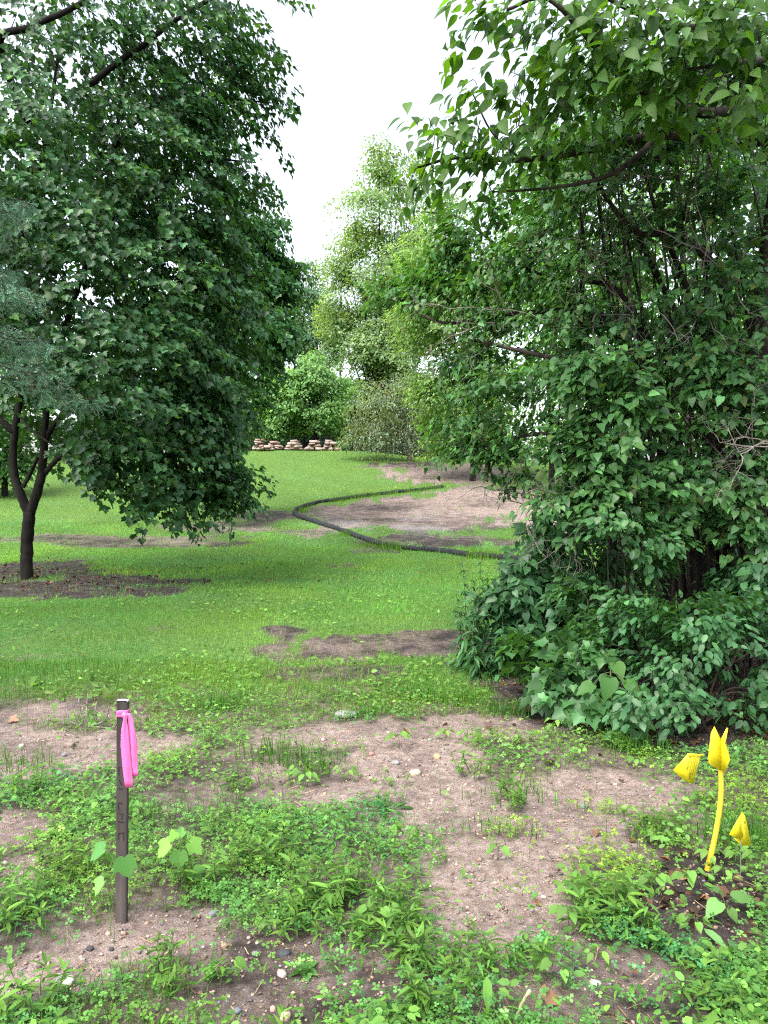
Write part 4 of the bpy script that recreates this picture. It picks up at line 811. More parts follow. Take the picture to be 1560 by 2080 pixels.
# ------------------------------------------------------------------ yellow markers
def poly_panel(name, pts, mat, parent, origin, th=.0009):
    """fan panel from 3D outline with thickness, subdivided edges keep it gently curved"""
    p = np.array(pts, float); c = p.mean(0); nr = nrm(np.cross(p[1] - c, p[0] - c)); n = len(p)
    V = np.concatenate([p + nr * th / 2, [c + nr * (th / 2 + .003)], p - nr * th / 2, [c + nr * (.003 - th / 2)]]); a = np.arange(n); a2 = (a + 1) % n
    f1 = np.stack([a, a2, np.full(n, n)], -1); f2 = np.stack([a2 + n + 1, a + n + 1, np.full(n, 2 * n + 1)], -1); e = np.stack([a2, a, a + n + 1, a2 + n + 1], -1)
    return build(name, V, [f1, f2, e], mat, parent, None, False, origin)
def print_marks(parent, origin, p0, du, dv, lines, rng):
    """rows of tiny illegible print; p0 corner, du along the line, dv across"""
    V, Q = [], []
    for (t, s0, s1, h) in lines:
        s = s0
        while s < s1:
            L = rng.uniform(.012, .03); a = p0 + du * s + dv * t; q = len(V); V += [a, a + du * min(L, s1 - s), a + du * min(L, s1 - s) + dv * h, a + dv * h]; Q.append((q, q + 1, q + 2, q + 3)); s += L + rng.uniform(.012, .03)
    build('lettering', V, [np.array(Q)], M['ink'], parent, None, False, origin)
rng = np.random.default_rng(97)
b = W(1437, 1766); Y = b[1]; root = thing('marker_tube', 'bent yellow plastic marker tube holding a folded yellow flag', 'marker', b)
c = curve([b - np.array([0, 0, .08]), P(1437, 1766, Y), P(1450, 1712, Y), P(1461, 1650, Y), P(1465, 1600, Y), P(1463, 1548, Y), P(1463, 1520, Y)], 30); tb = Tubes(); tb.add(c, np.linspace(.0115, .0095, len(c)), 12); tb.build('tube', M['tube'], root, b)
poly_panel('flag_panel', [P(1451, 1475, Y - .03), P(1464, 1502, Y - .018), P(1465, 1535, Y - .018), P(1464, 1566, Y - .016), P(1452, 1559, Y - .03), P(1439, 1551, Y - .045), P(1439, 1535, Y - .045), P(1444, 1490, Y - .04)], M['yellow'], root, b)
poly_panel('flag_panel', [P(1464, 1502, Y - .0175), P(1476, 1478, Y - .03), P(1479, 1479, Y - .03), P(1474, 1499, Y - .03), P(1483, 1543, Y - .05), P(1471, 1573, Y - .035), P(1464.5, 1562, Y - .0165), P(1465, 1535, Y - .0175)], M['yellow'], root, b)
b = W(1399, 1640); Y = b[1] - .02; root = thing('marker_flag', 'tilted yellow marker flag with black print left of the tube', 'flag', b)
tb = Tubes(); tb.add(curve([b - np.array([0, 0, .05]), b + np.array([0, 0, .03]), P(1410, 1590, Y + .004), P(1424, 1535, Y + .004), P(1430, 1533, Y)], 14), .0011, 5); tb.build('wire', M['steel'], root, b)
FP = [P(1367, 1564, Y + .02), P(1384, 1546, Y), P(1397, 1531, Y - .01), P(1424, 1533, Y), P(1416, 1562, Y - .002), P(1408, 1591, Y), P(1400, 1590, Y - .004), P(1384, 1580, Y + .01)]
poly_panel('flag_panel', FP, M['yellow'], root, b)
poly_panel('flag_hem', [P(1396, 1530, Y - .012), P(1431, 1532.5, Y - .004), P(1429, 1536, Y - .006), P(1397, 1534.5, Y - .016)], M['yellow'], root, b)
p0 = P(1398, 1538, Y - .0125); du = P(1391, 1572, Y - .0075) - p0; dv = P(1421, 1541, Y - .008) - p0
print_marks(root, b, p0 + np.array([0, -.006, 0]), du, dv, [(.02, -.06, .08, .2), (.0, .2, .75, .16), (.3, .1, .9, .06), (.45, .1, .95, .05), (.6, .05, 1.0, .06), (.36, .9, 1.3, .12), (.75, .1, .6, .05)], rng)
b = W(1503, 1802); Y = b[1]; root = thing('marker_flag', 'small folded yellow marker flag right of the tube near the edge', 'flag', b)
tb = Tubes(); tb.add(curve([b - np.array([0, 0, .05]), P(1504, 1760, Y), P(1507, 1652, Y)], 12), .0012, 5); tb.build('wire', M['steel'], root, b)
poly_panel('flag_panel', [P(1507, 1650, Y - .004), P(1506, 1678, Y - .004), P(1505, 1706, Y - .004), P(1493, 1701, Y - .02), P(1481, 1695, Y - .03), P(1494, 1672, Y - .02)], M['yellow'], root, b)
poly_panel('flag_panel', [P(1507.5, 1650, Y - .003), P(1514, 1658, Y + .01), P(1520, 1688, Y + .012), P(1526, 1717, Y + .015), P(1505, 1718, Y + .004), P(1490, 1701, Y + .01), P(1505.5, 1706, Y - .003)], M['yellow'], root, b)
p0 = P(1508.5, 1667, Y - .002); du = P(1516, 1712, Y + .0) - p0; dv = P(1515, 1667, Y - .002) - p0
print_marks(root, b, p0 + np.array([0, -.007, 0]), du, dv, [(.05, -.02, .10, .5), (.0, .22, .8, .12), (.35, .25, .9, .1), (.65, .3, .95, .1)], rng)

# ------------------------------------------------------------------ ground cover, gravel, litter
RW = np.random.default_rng(131)
def veg(X, Y):
    m, d = soilmap(X, Y); return 1 - m
def region(n, y0, y1, spread=.78):
    t = RW.random(n); Y = np.sqrt(y0 ** 2 + t * (y1 ** 2 - y0 ** 2)) if False else y0 * (y1 / y0) ** t
    X = (RW.random(n) * 2 - 1) * (spread * Y + .5); return X, Y
lf = np.array([(0, 0, 0), (.42, .62, .05), (0, 1, -.03), (-.42, .62, .05)])
cv, cf = [], []
for k in range(3):
    a = k * 2.09; ca, sa = math.cos(a), math.sin(a); s = len(cv)
    cv += [(x * ca - y * sa, x * sa + y * ca, z) for x, y, z in lf]; cf.append((s, s + 1, s + 2, s + 3))
CLOVER = (np.array(cv), [cf])
X, Y = region(150000, 1.75, 7.5); vg = veg(X, Y); k1 = fbm(X * 1.0, Y * 1.0, 5, 3)
pr = np.clip(vg ** 1.3 * 1.1, .03, 1) * (1 - .6 * sstep(.52, .66, k1)) * (1 - .85 * sstep(4.9, 5.8, Y)) * np.clip(.12 + 1.1 * sstep(.36, .62, fbm(X * 2.3, Y * 2.3, 7, 3)), 0, 1)
k = RW.random(len(X)) < pr; X, Y = X[k], Y[k]; n = len(X)
hgt = (.012 + .05 * RW.random(n)) * (.5 + fbm(X * 2.3, Y * 2.3, 7, 2)); pos = np.stack([X, Y, H(X, Y) + hgt], -1)
tip = np.stack([RW.normal(size=n), RW.normal(size=n), RW.normal(0, .25, n)], -1); nor = np.array([0, -.15, 1.0]) + RW.normal(0, .32, (n, 3))
pt = fbm(X * 1.6 + 30, Y * 1.6, 27, 3)[:, None]; cc = tints(n, (.090, .235, .058), RW, .32, .3) * (1 + (pt - .5) * np.array([1.6, .5, -1.2]))
o = scatter('clover', CLOVER, pos, frames(tip, nor), (.007 + .010 * RW.random(n)) * (.7 + .6 * fbm(X * 2 + 7, Y * 2, 29, 2)), np.clip(cc, .01, .6), M['weed']); tag(o, 'low clover and creeping weeds covering the foreground soil', 'ground cover')
# narrow-leaved creeping weeds
X, Y = region(32000, 1.8, 6.5); vg = veg(X, Y); pr = np.clip(vg ** 1.4, .02, 1) * sstep(.40, .60, fbm(X * 1.7 + 5, Y * 1.7, 9, 2)); k = RW.random(len(X)) < pr; X, Y = X[k], Y[k]; n = len(X)
pos = np.stack([X, Y, H(X, Y) + .008 + .05 * RW.random(n)], -1); az = RW.random(n) * 6.28; tip = np.stack([np.cos(az), np.sin(az), RW.normal(.25, .35, n)], -1)
o = scatter('creeping_weeds', LANCE, pos, frames(tip, np.array([0, 0, 1.0]) + RW.normal(0, .3, (n, 3))), .022 + .03 * RW.random(n), tints(n, (.085, .225, .038), RW, .25, .25), M['weed']); tag(o, 'narrow-leaved creeping weeds among the clover', 'ground cover')
# leggy broad-leaved weeds
X, Y = region(42000, 1.8, 6.2); vg = veg(X, Y); pr = np.clip(vg ** 1.2, .05, 1) * sstep(.5, .66, fbm(X * 2.1 + 15, Y * 2.1, 33, 3)); k = RW.random(len(X)) < pr; X, Y = X[k], Y[k]; n = len(X)
hh = .02 + .10 * RW.random(n) * fbm(X * 2.1 + 15, Y * 2.1, 33, 3); pos = np.stack([X, Y, H(X, Y) + hh], -1); az = RW.random(n) * 6.28; tip = np.stack([np.cos(az), np.sin(az), RW.normal(.0, .35, n)], -1)
o = scatter('broadleaf_weeds', OVAL, pos, frames(tip, np.array([0, -.3, 1.0]) + RW.normal(0, .35, (n, 3))), .014 + .026 * RW.random(n), tints(n, (.085, .215, .048), RW, .3, .3), M['weed']); tag(o, 'taller broad-leaved weeds growing in clumps between the clover', 'ground cover')
# dead straw and twig bits on the soil and in the grass
X, Y = region(9000, 1.75, 8); m_, d_ = soilmap(X, Y); k = RW.random(len(X)) < .25 + .5 * m_; X, Y = X[k], Y[k]; n = len(X); az = RW.random(n) * 6.28; tip = np.stack([np.cos(az), np.sin(az), RW.normal(.05, .15, n)], -1)
SLIV = (np.array([(-.02, 0, 0), (.02, 0, .0), (.02, 1, .03), (-.02, 1, .03)]), [[(0, 1, 2, 3)]])
o = scatter('dead_straw', SLIV, np.stack([X, Y, H(X, Y) + .006], -1), frames(tip, np.array([0, 0, 1.0]) + RW.normal(0, .3, (n, 3))), .015 + .06 * RW.random(n) ** 2, tints(n, (.17, .125, .075), RW, .5, .2), M['litter']); tag(o, 'bits of dead straw and twig lying on the soil', 'straw')
# rough grass left standing along the filter sock
sq = curve(SOCKQ, 260); sq = np.stack([np.interp(np.linspace(0, len(sq) - 1, 9000), np.arange(len(sq)), sq[:, k]) for k in range(2)], -1); far_ = sq[:, 1] > 26.5
X = sq[:, 0] + RW.normal(0, .16, 9000); Y = sq[:, 1] + RW.normal(-.05, .16, 9000); k = (RW.random(9000) < .03 + .7 * (fbm(X * .9, Y * .9, 91, 2) > .66)) | (far_ & (sq[:, 0] > -2.2) & (RW.random(9000) < .55)); X, Y = X[k], Y[k]; n = len(X)
hh = RW.uniform(.08, .24, n); az = RW.random(n) * 6.28; d = np.stack([np.cos(az), np.sin(az), 0 * az], -1); p0 = np.stack([X, Y, H(X, Y)], -1); sd_ = np.stack([-np.sin(az), np.cos(az), 0 * az], -1) * .009
V = np.stack([p0 - sd_, p0 + sd_, p0 + np.array([0, 0, 1.0]) * hh[:, None] + d * (hh * .4)[:, None]], 1).reshape(-1, 3)
o = build('rough_grass', V, [np.arange(n)[:, None] * 3 + np.array([[0, 1, 2]])], M['grass'], None, np.repeat(tints(n, (.085, .20, .03), RW, .25, .25), 3, 0)); tag(o, 'long uncut grass standing along the black filter sock', 'grass', None, 'stuff')
# weeds in the mown lawn: small pale rosettes
X, Y = region(16000, 5.5, 16, .5); vg = veg(X, Y); k = (RW.random(len(X)) < np.clip(vg - .2, 0, 1) * sstep(.5, .68, fbm(X * .7, Y * .7, 15, 3))); X, Y = X[k], Y[k]; n = len(X)
pos = np.stack([X, Y, H(X, Y) + .02 + .03 * RW.random(n)], -1); tip = np.stack([RW.normal(size=n), RW.normal(size=n), RW.normal(.1, .3, n)], -1)
o = scatter('lawn_weeds', OVAL, pos, frames(tip, np.array([0, -.2, 1.0]) + RW.normal(0, .35, (n, 3))), .03 + .035 * RW.random(n), tints(n, (.10, .23, .055), RW, .25, .3), M['weed']); tag(o, 'small broad-leaved weeds scattered through the lawn', 'ground cover')
# gravel
def rock_template(k, rng):
    v = []; f = []
    if k >= 0:
        o8 = np.array([(1, 0, 0), (0, 1, 0), (-1, 0, 0), (0, -1, 0), (.1, .1, 1), (0, 0, -1)], float) * (1 + rng.normal(0, .15, (6, 1)))
        return o8 * np.array([1, .8, .6]), [[(0, 1, 4), (1, 2, 4), (2, 3, 4), (3, 0, 4), (1, 0, 5), (2, 1, 5), (3, 2, 5), (0, 3, 5)]]
    t = (1 + 5 ** .5) / 2; ico = np.array([(-1, t, 0), (1, t, 0), (-1, -t, 0), (1, -t, 0), (0, -1, t), (0, 1, t), (0, -1, -t), (0, 1, -t), (t, 0, -1), (t, 0, 1), (-t, 0, -1), (-t, 0, 1)], float) / 1.9
    fc = [(0, 11, 5), (0, 5, 1), (0, 1, 7), (0, 7, 10), (0, 10, 11), (1, 5, 9), (5, 11, 4), (11, 10, 2), (10, 7, 6), (7, 1, 8), (3, 9, 4), (3, 4, 2), (3, 2, 6), (3, 6, 8), (3, 8, 9), (4, 9, 5), (2, 4, 11), (6, 2, 10), (8, 6, 7), (9, 8, 1)]
    return ico * (1 + rng.normal(0, .12, (12, 1))) * np.array([1, .8, .6]), [fc]
parts = []; RG = np.random.default_rng(141)
for k in range(3):
    X, Y = region(19000, 1.75, 7); m, d = soilmap(X, Y); q = RG.random(len(X)) < np.clip(m - .15, 0, 1) * (1 - .3 * d); X, Y = X[q], Y[q]; n = len(X)
    sz = .0017 + .0085 * RG.random(n) ** 4; pos = np.stack([X, Y, H(X, Y) + sz * .25], -1); c = tints(n, (.33, .255, .215), RG, .4, .1); gq = RG.random(n) < .2; c[gq] = np.array((.20, .20, .22)) * RG.uniform(.5, 1.6, (gq.sum(), 1))
    parts.append((rock_template(k, RG), pos, frames(RG.normal(size=(n, 3)) * [1, 1, .2], np.array([0, 0, 1.0]) + RG.normal(0, .2, (n, 3))), sz, c))
X, Y = region(9000, 1.75, 6.5); m, d = soilmap(X, Y); q = RG.random(len(X)) < np.clip(m, 0, 1) * sstep(.45, .7, fbm(X * 2.5, Y * 2.5, 71, 3)); X, Y = X[q], Y[q]; n = len(X); sz = .004 + .016 * RG.random(n) ** 3
parts.append((rock_template(9, RG), np.stack([X, Y, H(X, Y) + sz * .1], -1), frames(RG.normal(size=(n, 3)) * [1, 1, .2], np.array([0, 0, 1.0]) + RG.normal(0, .3, (n, 3))), sz, tints(n, (.20, .15, .125), RG, .35, .1)))
o = multi('gravel', parts, M['stone']); tag(o, 'fine gravel scattered over the bare sandy soil', 'gravel')
# dead leaf litter under the thicket and under the maple
CR = half_leaf([(0, 0), (.3, .25), (.34, .55), (.15, .8), (0, 1)], .45, .3); parts = []
for (cx, cy, sx, sy, n, s0) in [(1.24, 2.85, .2, .25, 120, .045), (2.7, 5.2, .9, .35, 600, .055), (1.6, 6.0, .5, .5, 240, .06), (3.5, 6.2, 1.2, .9, 600, .07), (-7, 13.2, 2.5, .8, 500, .08), (-6, 15, 3, 1.2, 300, .08)]:
    X = RG.normal(cx, sx, n); Yl = np.maximum(RG.normal(cy, sy, n), 1.8); pos = np.stack([X, Yl, H(X, Yl) + .008 + .012 * RG.random(n)], -1)
    parts.append((CR, pos, frames(RG.normal(size=(n, 3)) * [1, 1, .3], np.array([0, 0, 1.0]) + RG.normal(0, .45, (n, 3))), s0 * (.5 + .7 * RG.random(n)), tints(n, (.085, .05, .032), RG, .45, .2)))
o = multi('leaf_litter', parts, M['litter']); tag(o, 'brown dead leaves lying under the trees and thicket', 'leaf litter')

# ------------------------------------------------------------------ stones one can pick out
def stone(label, u, v, wpx, hpx, colr, seedv, group=None):
    r = np.random.default_rng(1000 + seedv); c = W(u, v + hpx * .35); n1, n2 = 9, 14; V = [(0, 0, 1)]; 
    for i in range(1, n1):
        for j in range(n2):
            th, ph = math.pi * i / n1, 2 * math.pi * j / n2; V.append((math.sin(th) * math.cos(ph), math.sin(th) * math.sin(ph), math.cos(th)))
    V.append((0, 0, -1)); V = np.array(V); a = r.normal(size=(4, 3)); 
    s = 1 + sum(.07 * np.sin(V @ a[k] * (1.5 + k) + k) for k in range(4)); V = np.sign(V) * np.abs(V) ** .8 * s[:, None]
    wr = wpx * c[1] / F / 2; V = V * np.array([wr, wr * .75, max(hpx / max(wpx, 1), .35) * wr * .95]); an = r.uniform(-.5, .5); V = V @ np.array([[math.cos(an), -math.sin(an), 0], [math.sin(an), math.cos(an), 0], [0, 0, 1]]).T
    T = [(0, 1 + j, 1 + (j + 1) % n2) for j in range(n2)]; e = len(V) - 1; T += [(e, e - n2 + (j + 1) % n2, e - n2 + j) for j in range(n2)]
    Q = [(1 + i * n2 + j, 1 + (i + 1) * n2 + j, 1 + (i + 1) * n2 + (j + 1) % n2, 1 + i * n2 + (j + 1) % n2) for i in range(n1 - 2) for j in range(n2)]
    o = build('stone', V, [np.array(T), np.array(Q)], M['stone'], None, np.tile(colr, (len(V), 1)), True); o.location = c + np.array([0, 0, V[:, 2].max() * .45]); return tag(o, label, 'stone', group)
S = [('flat grey stone half buried at the edge of the grass', 705, 1450, 44, 16, (.33, .33, .33)), ('cream rounded stone in the middle of the sandy patch', 843, 1568, 24, 17, (.55, .46, .34)), ('whitish lumpy stone at the lower left', 134, 1990, 36, 20, (.50, .48, .45)),
     ('tan stone at the bottom edge beside the dark soil', 581, 2062, 22, 24, (.50, .38, .29)), ('pale stone on the dark soil left of centre', 573, 1976, 20, 15, (.55, .46, .40)), ('dark flat stone right of the clover patch on dark soil', 578, 1934, 26, 12, (.07, .075, .085)),
     ('small dark grey stone below the survey stake', 183, 1925, 16, 11, (.06, .06, .07)), ('second dark pebble, just right of the stake base', 226, 1927, 11, 9, (.07, .07, .08)), ('grey pebble in the sand behind the cream stone', 803, 1548, 18, 11, (.27, .25, .25)),
     ('pinkish pebble near the sandy bank top', 754, 1531, 12, 9, (.48, .24, .22)), ('ochre stone on the sandy bank', 888, 1535, 16, 12, (.46, .33, .20)), ('white pebble at the right end of the sandy bank', 1030, 1511, 12, 9, (.6, .55, .5)),
     ('bluish grey stone near the mound right of centre', 1187, 1637, 16, 11, (.25, .27, .31)), ('white pebble on the slope right of centre', 1209, 1687, 12, 10, (.58, .52, .48)), ('pale broken stone at the lower right', 1210, 1996, 24, 15, (.48, .43, .42)),
     ('dark snail-shaped stone under the narrow-leaved weeds', 1172, 1968, 14, 22, (.09, .09, .10)), ('brown stone on the sand at far left', 141, 1511, 24, 12, (.26, .20, .17)), ('grey stone in front of the brown stone at left', 130, 1533, 12, 8, (.22, .22, .23)),
     ('pale pebble at the left edge beside the weeds', 10, 1752, 14, 10, (.55, .47, .43)), ('pink stone at the very bottom left of centre', 555, 2048, 13, 14, (.52, .36, .30)), ('flat grey stone near the wet soil patch', 576, 1668, 26, 9, (.28, .27, .26)), ('slate grey stone in clover above the dark soil', 433, 1854, 22, 14, (.20, .20, .22)), ('blue-grey chip on dark soil at bottom', 482, 2052, 16, 12, (.18, .19, .22)), ('tan stone beside the clover above dark soil', 455, 1920, 14, 14, (.42, .31, .24)), ('grey-blue pebble on the dark soil at lower middle', 518, 1936, 13, 11, (.20, .22, .25))]
for k, s in enumerate(S): stone(*s, k)
pr_ = np.random.default_rng(151)
spots_ = [(60, 1520), (100, 1500), (200, 1510), (170, 1560), (660, 1500), (780, 1490), (870, 1500), (760, 1580), (920, 1600), (980, 1680), (1040, 1740), (1010, 1800), (1100, 1820), (960, 1840), (1040, 1900), (1150, 1720), (1250, 1600), (1290, 1640), (1330, 1600), (230, 1900), (300, 1905), (350, 1890), (170, 1950), (90, 1940), (60, 2000), (500, 1900), (620, 1960), (640, 2030), (500, 2020), (690, 1990), (1120, 1910), (1080, 1980), (1290, 1960), (1340, 1990), (730, 1640), (660, 1610), (860, 1700), (880, 1620)]
for k, (u, v) in enumerate(spots_):
    stone('small pale pebble lying loose on the bare sandy soil', u + pr_.normal(0, 8), v + pr_.normal(0, 5), pr_.uniform(7, 12), pr_.uniform(5, 8), np.array([(.52, .43, .37), (.42, .34, .29), (.33, .30, .29), (.48, .34, .27)][k % 4]), 100 + k, 'small pale pebbles on the sand')

# ------------------------------------------------------------------ individual plants in the foreground
def plant(name, label, u, v, tips, tmpl, sizes, colr, key, seedv, mat='weed', cat='plant', stem_top=None, nors=None, tipd=None, group=None, stem_r=.0025, yel=.2):
    """stem from the ground, each leaf its own part on a stalk ending at a pixel offset"""
    r = np.random.default_rng(1200 + seedv); b = W(u, v); root = thing(name, label, cat, b, group); tb = Tubes(); top = P(*stem_top, b[1]) if stem_top else b + np.array([0, 0, .05])
    tb.add(curve([b - np.array([0, 0, .02]), .5 * (b + top) + r.normal(0, .004, 3), top], 6), np.linspace(stem_r, stem_r * .7, len(curve([b, b, top], 6))), 5); pts, td, nd = [], [], []
    for i, (uu, vv, dy) in enumerate(tips):
        e = P(uu, vv, b[1] + dy); tb.add(curve([top, .5 * (top + e) + np.array([0, 0, .008]), e], 5), stem_r * .55, 4, False); pts.append(e)
        d = e - top; d[2] = 0; d = d / max(np.linalg.norm(d), 1e-3); td.append(tipd[i] if tipd else d + np.array([0, 0, -.45])); nd.append(nors[i] if nors else np.array([0, -.35, 1.0]) + d * .3)
    tb.build('stem', M['stem'], root, b); leaf_objects(key, tmpl, M[mat], colr, np.array(pts), frames(np.array(td, float), np.array(nd, float)), sizes, root, r, b, yel=yel)
    return root
YG = (.11, .30, .085)
plant('maple_seedling', 'young maple with one big lobed leaf in front of the stake', 236, 1850, [(253, 1742, -.2), (212, 1725, .05), (210, 1790, -.02), (228, 1735, .1)], SEEDM, [.07, .07, .06, .04], YG, 'mseed', 1, stem_top=(230, 1745), stem_r=.002,
      tipd=[(.25, -.3, -1), (-1, -.1, -.45), (-.8, -.2, -.8), (-.3, 0, -1)], nors=[(0, -1, .35), (-.3, -.5, .9), (-.4, -.5, .7), (0, -.9, .3)])
plant('maple_seedling', 'yellow-green maple seedling right of the stake', 368, 1800, [(345, 1715, -.02), (385, 1712, .02), (366, 1730, -.08), (362, 1700, .08), (392, 1765, -.03), (355, 1705, .03)], SEEDM, [.07, .065, .06, .045, .05, .04], (.13, .31, .075), 'mseed2', 2, stem_top=(367, 1706), stem_r=.002,
      tipd=[(-.9, -.2, -.6), (.9, -.2, -.5), (0, -.5, -.9), (.1, .3, .4), (.7, -.4, -.6), (-.3, 0, .8)], nors=[(-.2, -.5, .8), (.2, -.5, .8), (0, -.8, .5), (0, -.9, .3), (.2, -.6, .7), (0, -.9, .3)])
plant('broadleaf_seedling', 'seedling with three pointed leaves above the leaf litter at right', 1478, 1860, [(1462, 1832, -.02), (1490, 1826, .02), (1460, 1812, .05), (1482, 1846, -.05)], HEART, [.085, .09, .06, .05], (.12, .27, .075), 'tri', 3, stem_top=(1474, 1838), tipd=[(-1, -.6, -.4), (1, .1, .15), (-.6, .5, .3), (.3, -.8, -.6)])
ros = [(u, v, 0) for u, v in [(1405, 1880)]]
def rosette(name, label, u, v, n, L, tmpl, colr, key, seedv, rise=.35, start=0.0, group=None):
    r = np.random.default_rng(1300 + seedv); b = W(u, v); root = thing(name, label, 'plant', b, group); az = start + np.arange(n) * 6.283 / n + r.normal(0, .25, n); tip = np.stack([np.cos(az), np.sin(az), rise * r.uniform(.2, 1.6, n)], -1)
    leaf_objects(key, tmpl, M['weed'], colr, np.tile(b + np.array([0, 0, .006]), (n, 1)), frames(tip, np.tile([0, 0, 1.0], (n, 1)) + r.normal(0, .15, (n, 3))), L * r.uniform(.7, 1.15, n), root, r, b)
SPAT = strip_leaf([(.3, .05), (.6, .13), (.85, .12)], .2, .3)
rosette('leaf_rosette', 'rosette of long spoon-shaped leaves at the lower right', 1490, 1950, 9, .16, SPAT, (.085, .20, .075), 'rosA', 1, .5)
rosette('leaf_rosette', 'toothed dandelion rosette left of the sandy patch', 525, 1660, 8, .12, SPAT, (.07, .17, .05), 'rosB', 2, .35)
rosette('leaf_rosette', 'flat dark leaves around a weed in the sandy middle', 800, 1645, 6, .13, SPAT, (.055, .15, .05), 'rosC', 3, .25)
rosette('leaf_rosette', 'rosette of broad leaves left of the stake on sand', 130, 1700, 6, .10, OVATE, (.07, .19, .06), 'rosD', 4, .4)
rosette('leaf_rosette', 'small rosette on the dark soil near the bottom middle', 620, 1975, 5, .07, OVATE, (.08, .21, .06), 'rosE', 5, .5)
rosette('leaf_rosette', 'pale rosette at the left edge below the grass', 60, 1400, 7, .15, SPAT, (.10, .22, .05), 'rosF', 6, .6)
# oval-leaved seedlings at right and elsewhere
sd_pos = [(1440, 1760, 'seedling at the foot of the yellow tube'), (1398, 1815, 'seedling with round leaves left of the tube base'), (1500, 1760, 'seedling under the small folded flag'), (1412, 1900, 'seedling with one upright oval leaf on the leaf litter'), (1470, 1790, 'seedling between the tube and the small flag'), (1340, 1720, 'seedling on the slope left of the tube'),
          (1385, 1700, 'seedling with drooping leaves halfway up the tube'), (1330, 1820, 'seedling in clover left of the litter'), (1160, 1830, 'seedling above the narrow-leaved weed clump'), (1155, 1890, 'yellowish seedling beside the narrow-leaved weed clump'), (1215, 1965, 'yellow-green seedling under the narrow-leaved weed clump'), (1140, 2010, 'seedling near the bottom right of centre'),
          (905, 1500, 'seedling on the sandy bank'), (808, 1520, 'small bushy seedling at the top of the sand'), (950, 1505, 'dark seedling at the right of the sandy bank'), (790, 1700, 'upright seedling in the middle of the sand'), (860, 1720, 'yellowing seedling right of the middle'), (1012, 1745, 'lone two-leaved seedling on the bare sand'), (700, 1590, 'seedling at the edge of the grass tuft'), (620, 1600, 'leafy seedling below the grass tuft'),
          (548, 1890, 'round-leaved seedling under the weeds at lower middle'), (770, 1900, 'seedling with big oval leaves at lower middle'), (460, 1990, 'pale seedling on dark soil at lower left'), (1430, 1640, 'seedling behind the flags'), (1180, 1540, 'clumped seedling below the thicket'), (200, 1660, 'yellow-green seedling left of the stake'), (1540, 1770, 'seedling at the right edge beside the small flag'), (1290, 1560, 'round-leaved seedling on the bank below the thicket'), (1130, 1490, 'seedling in the mown edge below the dark shrub'), (330, 1440, 'yellow seedling behind the pink ribbon')]
for k, (u, v, lb_) in enumerate(sd_pos):
    r = np.random.default_rng(1400 + k); h = r.uniform(30, 55) * (v - 1000) / 800; nlv = int(r.integers(5, 9)); tips = []
    for j in range(nlv): a = j * 2.4 + r.uniform(0, 1); tips.append((u + math.cos(a) * h * .42, v - h * r.uniform(.55, 1.0), math.sin(a) * .03))
    plant('seedling', lb_, u, v, tips, [OVATE, HEART][k % 2], r.uniform(.032, .055, nlv), (.115, .255, .055), ['sdA', 'sdB'][k % 2], 50 + k, stem_top=(u, v - h * .75), stem_r=.0016, group='seedlings in the foreground')
# narrow-leaved weed clumps
cl_pos = [(650, 1850, 'largest narrow-leaved weed clump, in the middle of the clover', 1.25, 15), (1240, 1900, 'bushy narrow-leaved weed clump at lower right', 1.3, 15), (720, 1800, 'narrow-leaved weed clump on the right of the clover patch', 1.0, 9), (590, 1880, 'narrow-leaved weed clump at the front of the clover', 1.0, 9), (850, 1950, 'leafy weed clump right of the bottom dark soil', 1.1, 12), (940, 1990, 'leafy weed clump near the bottom middle', 1.0, 11), (1330, 1905, 'small grassy weed left of the leaf litter', .8, 6), (800, 1840, 'upright pointed weed right of the clover', 1.0, 6),
          (40, 1620, 'weed clump on the left edge behind the clover', 1.1, 10), (480, 1620, 'weed clump between the ribbon and the sandy patch', 1.0, 9), (960, 1570, 'weed clump on the right of the sandy bank', .9, 10), (1320, 1700, 'weed clump on the slope right of the mound', 1.0, 10), (1030, 1640, 'grassy clump right of the sandy slope', 1.0, 9), (780, 1640, 'dark weed in the centre of the sand', .9, 5), (1250, 1520, 'weed clump below the thicket edge', .9, 10), (700, 1900, 'weed clump at lower centre', 1.0, 9), (1440, 2040, 'weed clump in the bottom right corner', 1.0, 11), (60, 2050, 'weed clump in the bottom left corner', 1.1, 11), (330, 2000, 'weed clump at the bottom left of the dark soil', .9, 9), (420, 1800, 'weed clump just right of the maple seedling', 1.2, 12), (540, 1760, 'weed clump at the back of the clover patch', 1.2, 12), (130, 1780, 'weed clump left of the stake', 1.1, 11), (1050, 1960, 'spreading weed clump on the sand near the bottom', 1.0, 10), (820, 1890, 'weed clump at the right tip of the clover patch', 1.1, 12), (30, 1880, 'weed clump at the left edge near the bottom', 1.1, 11), (880, 2050, 'weed clump on the bottom edge right of the dark soil', 1.0, 10)]
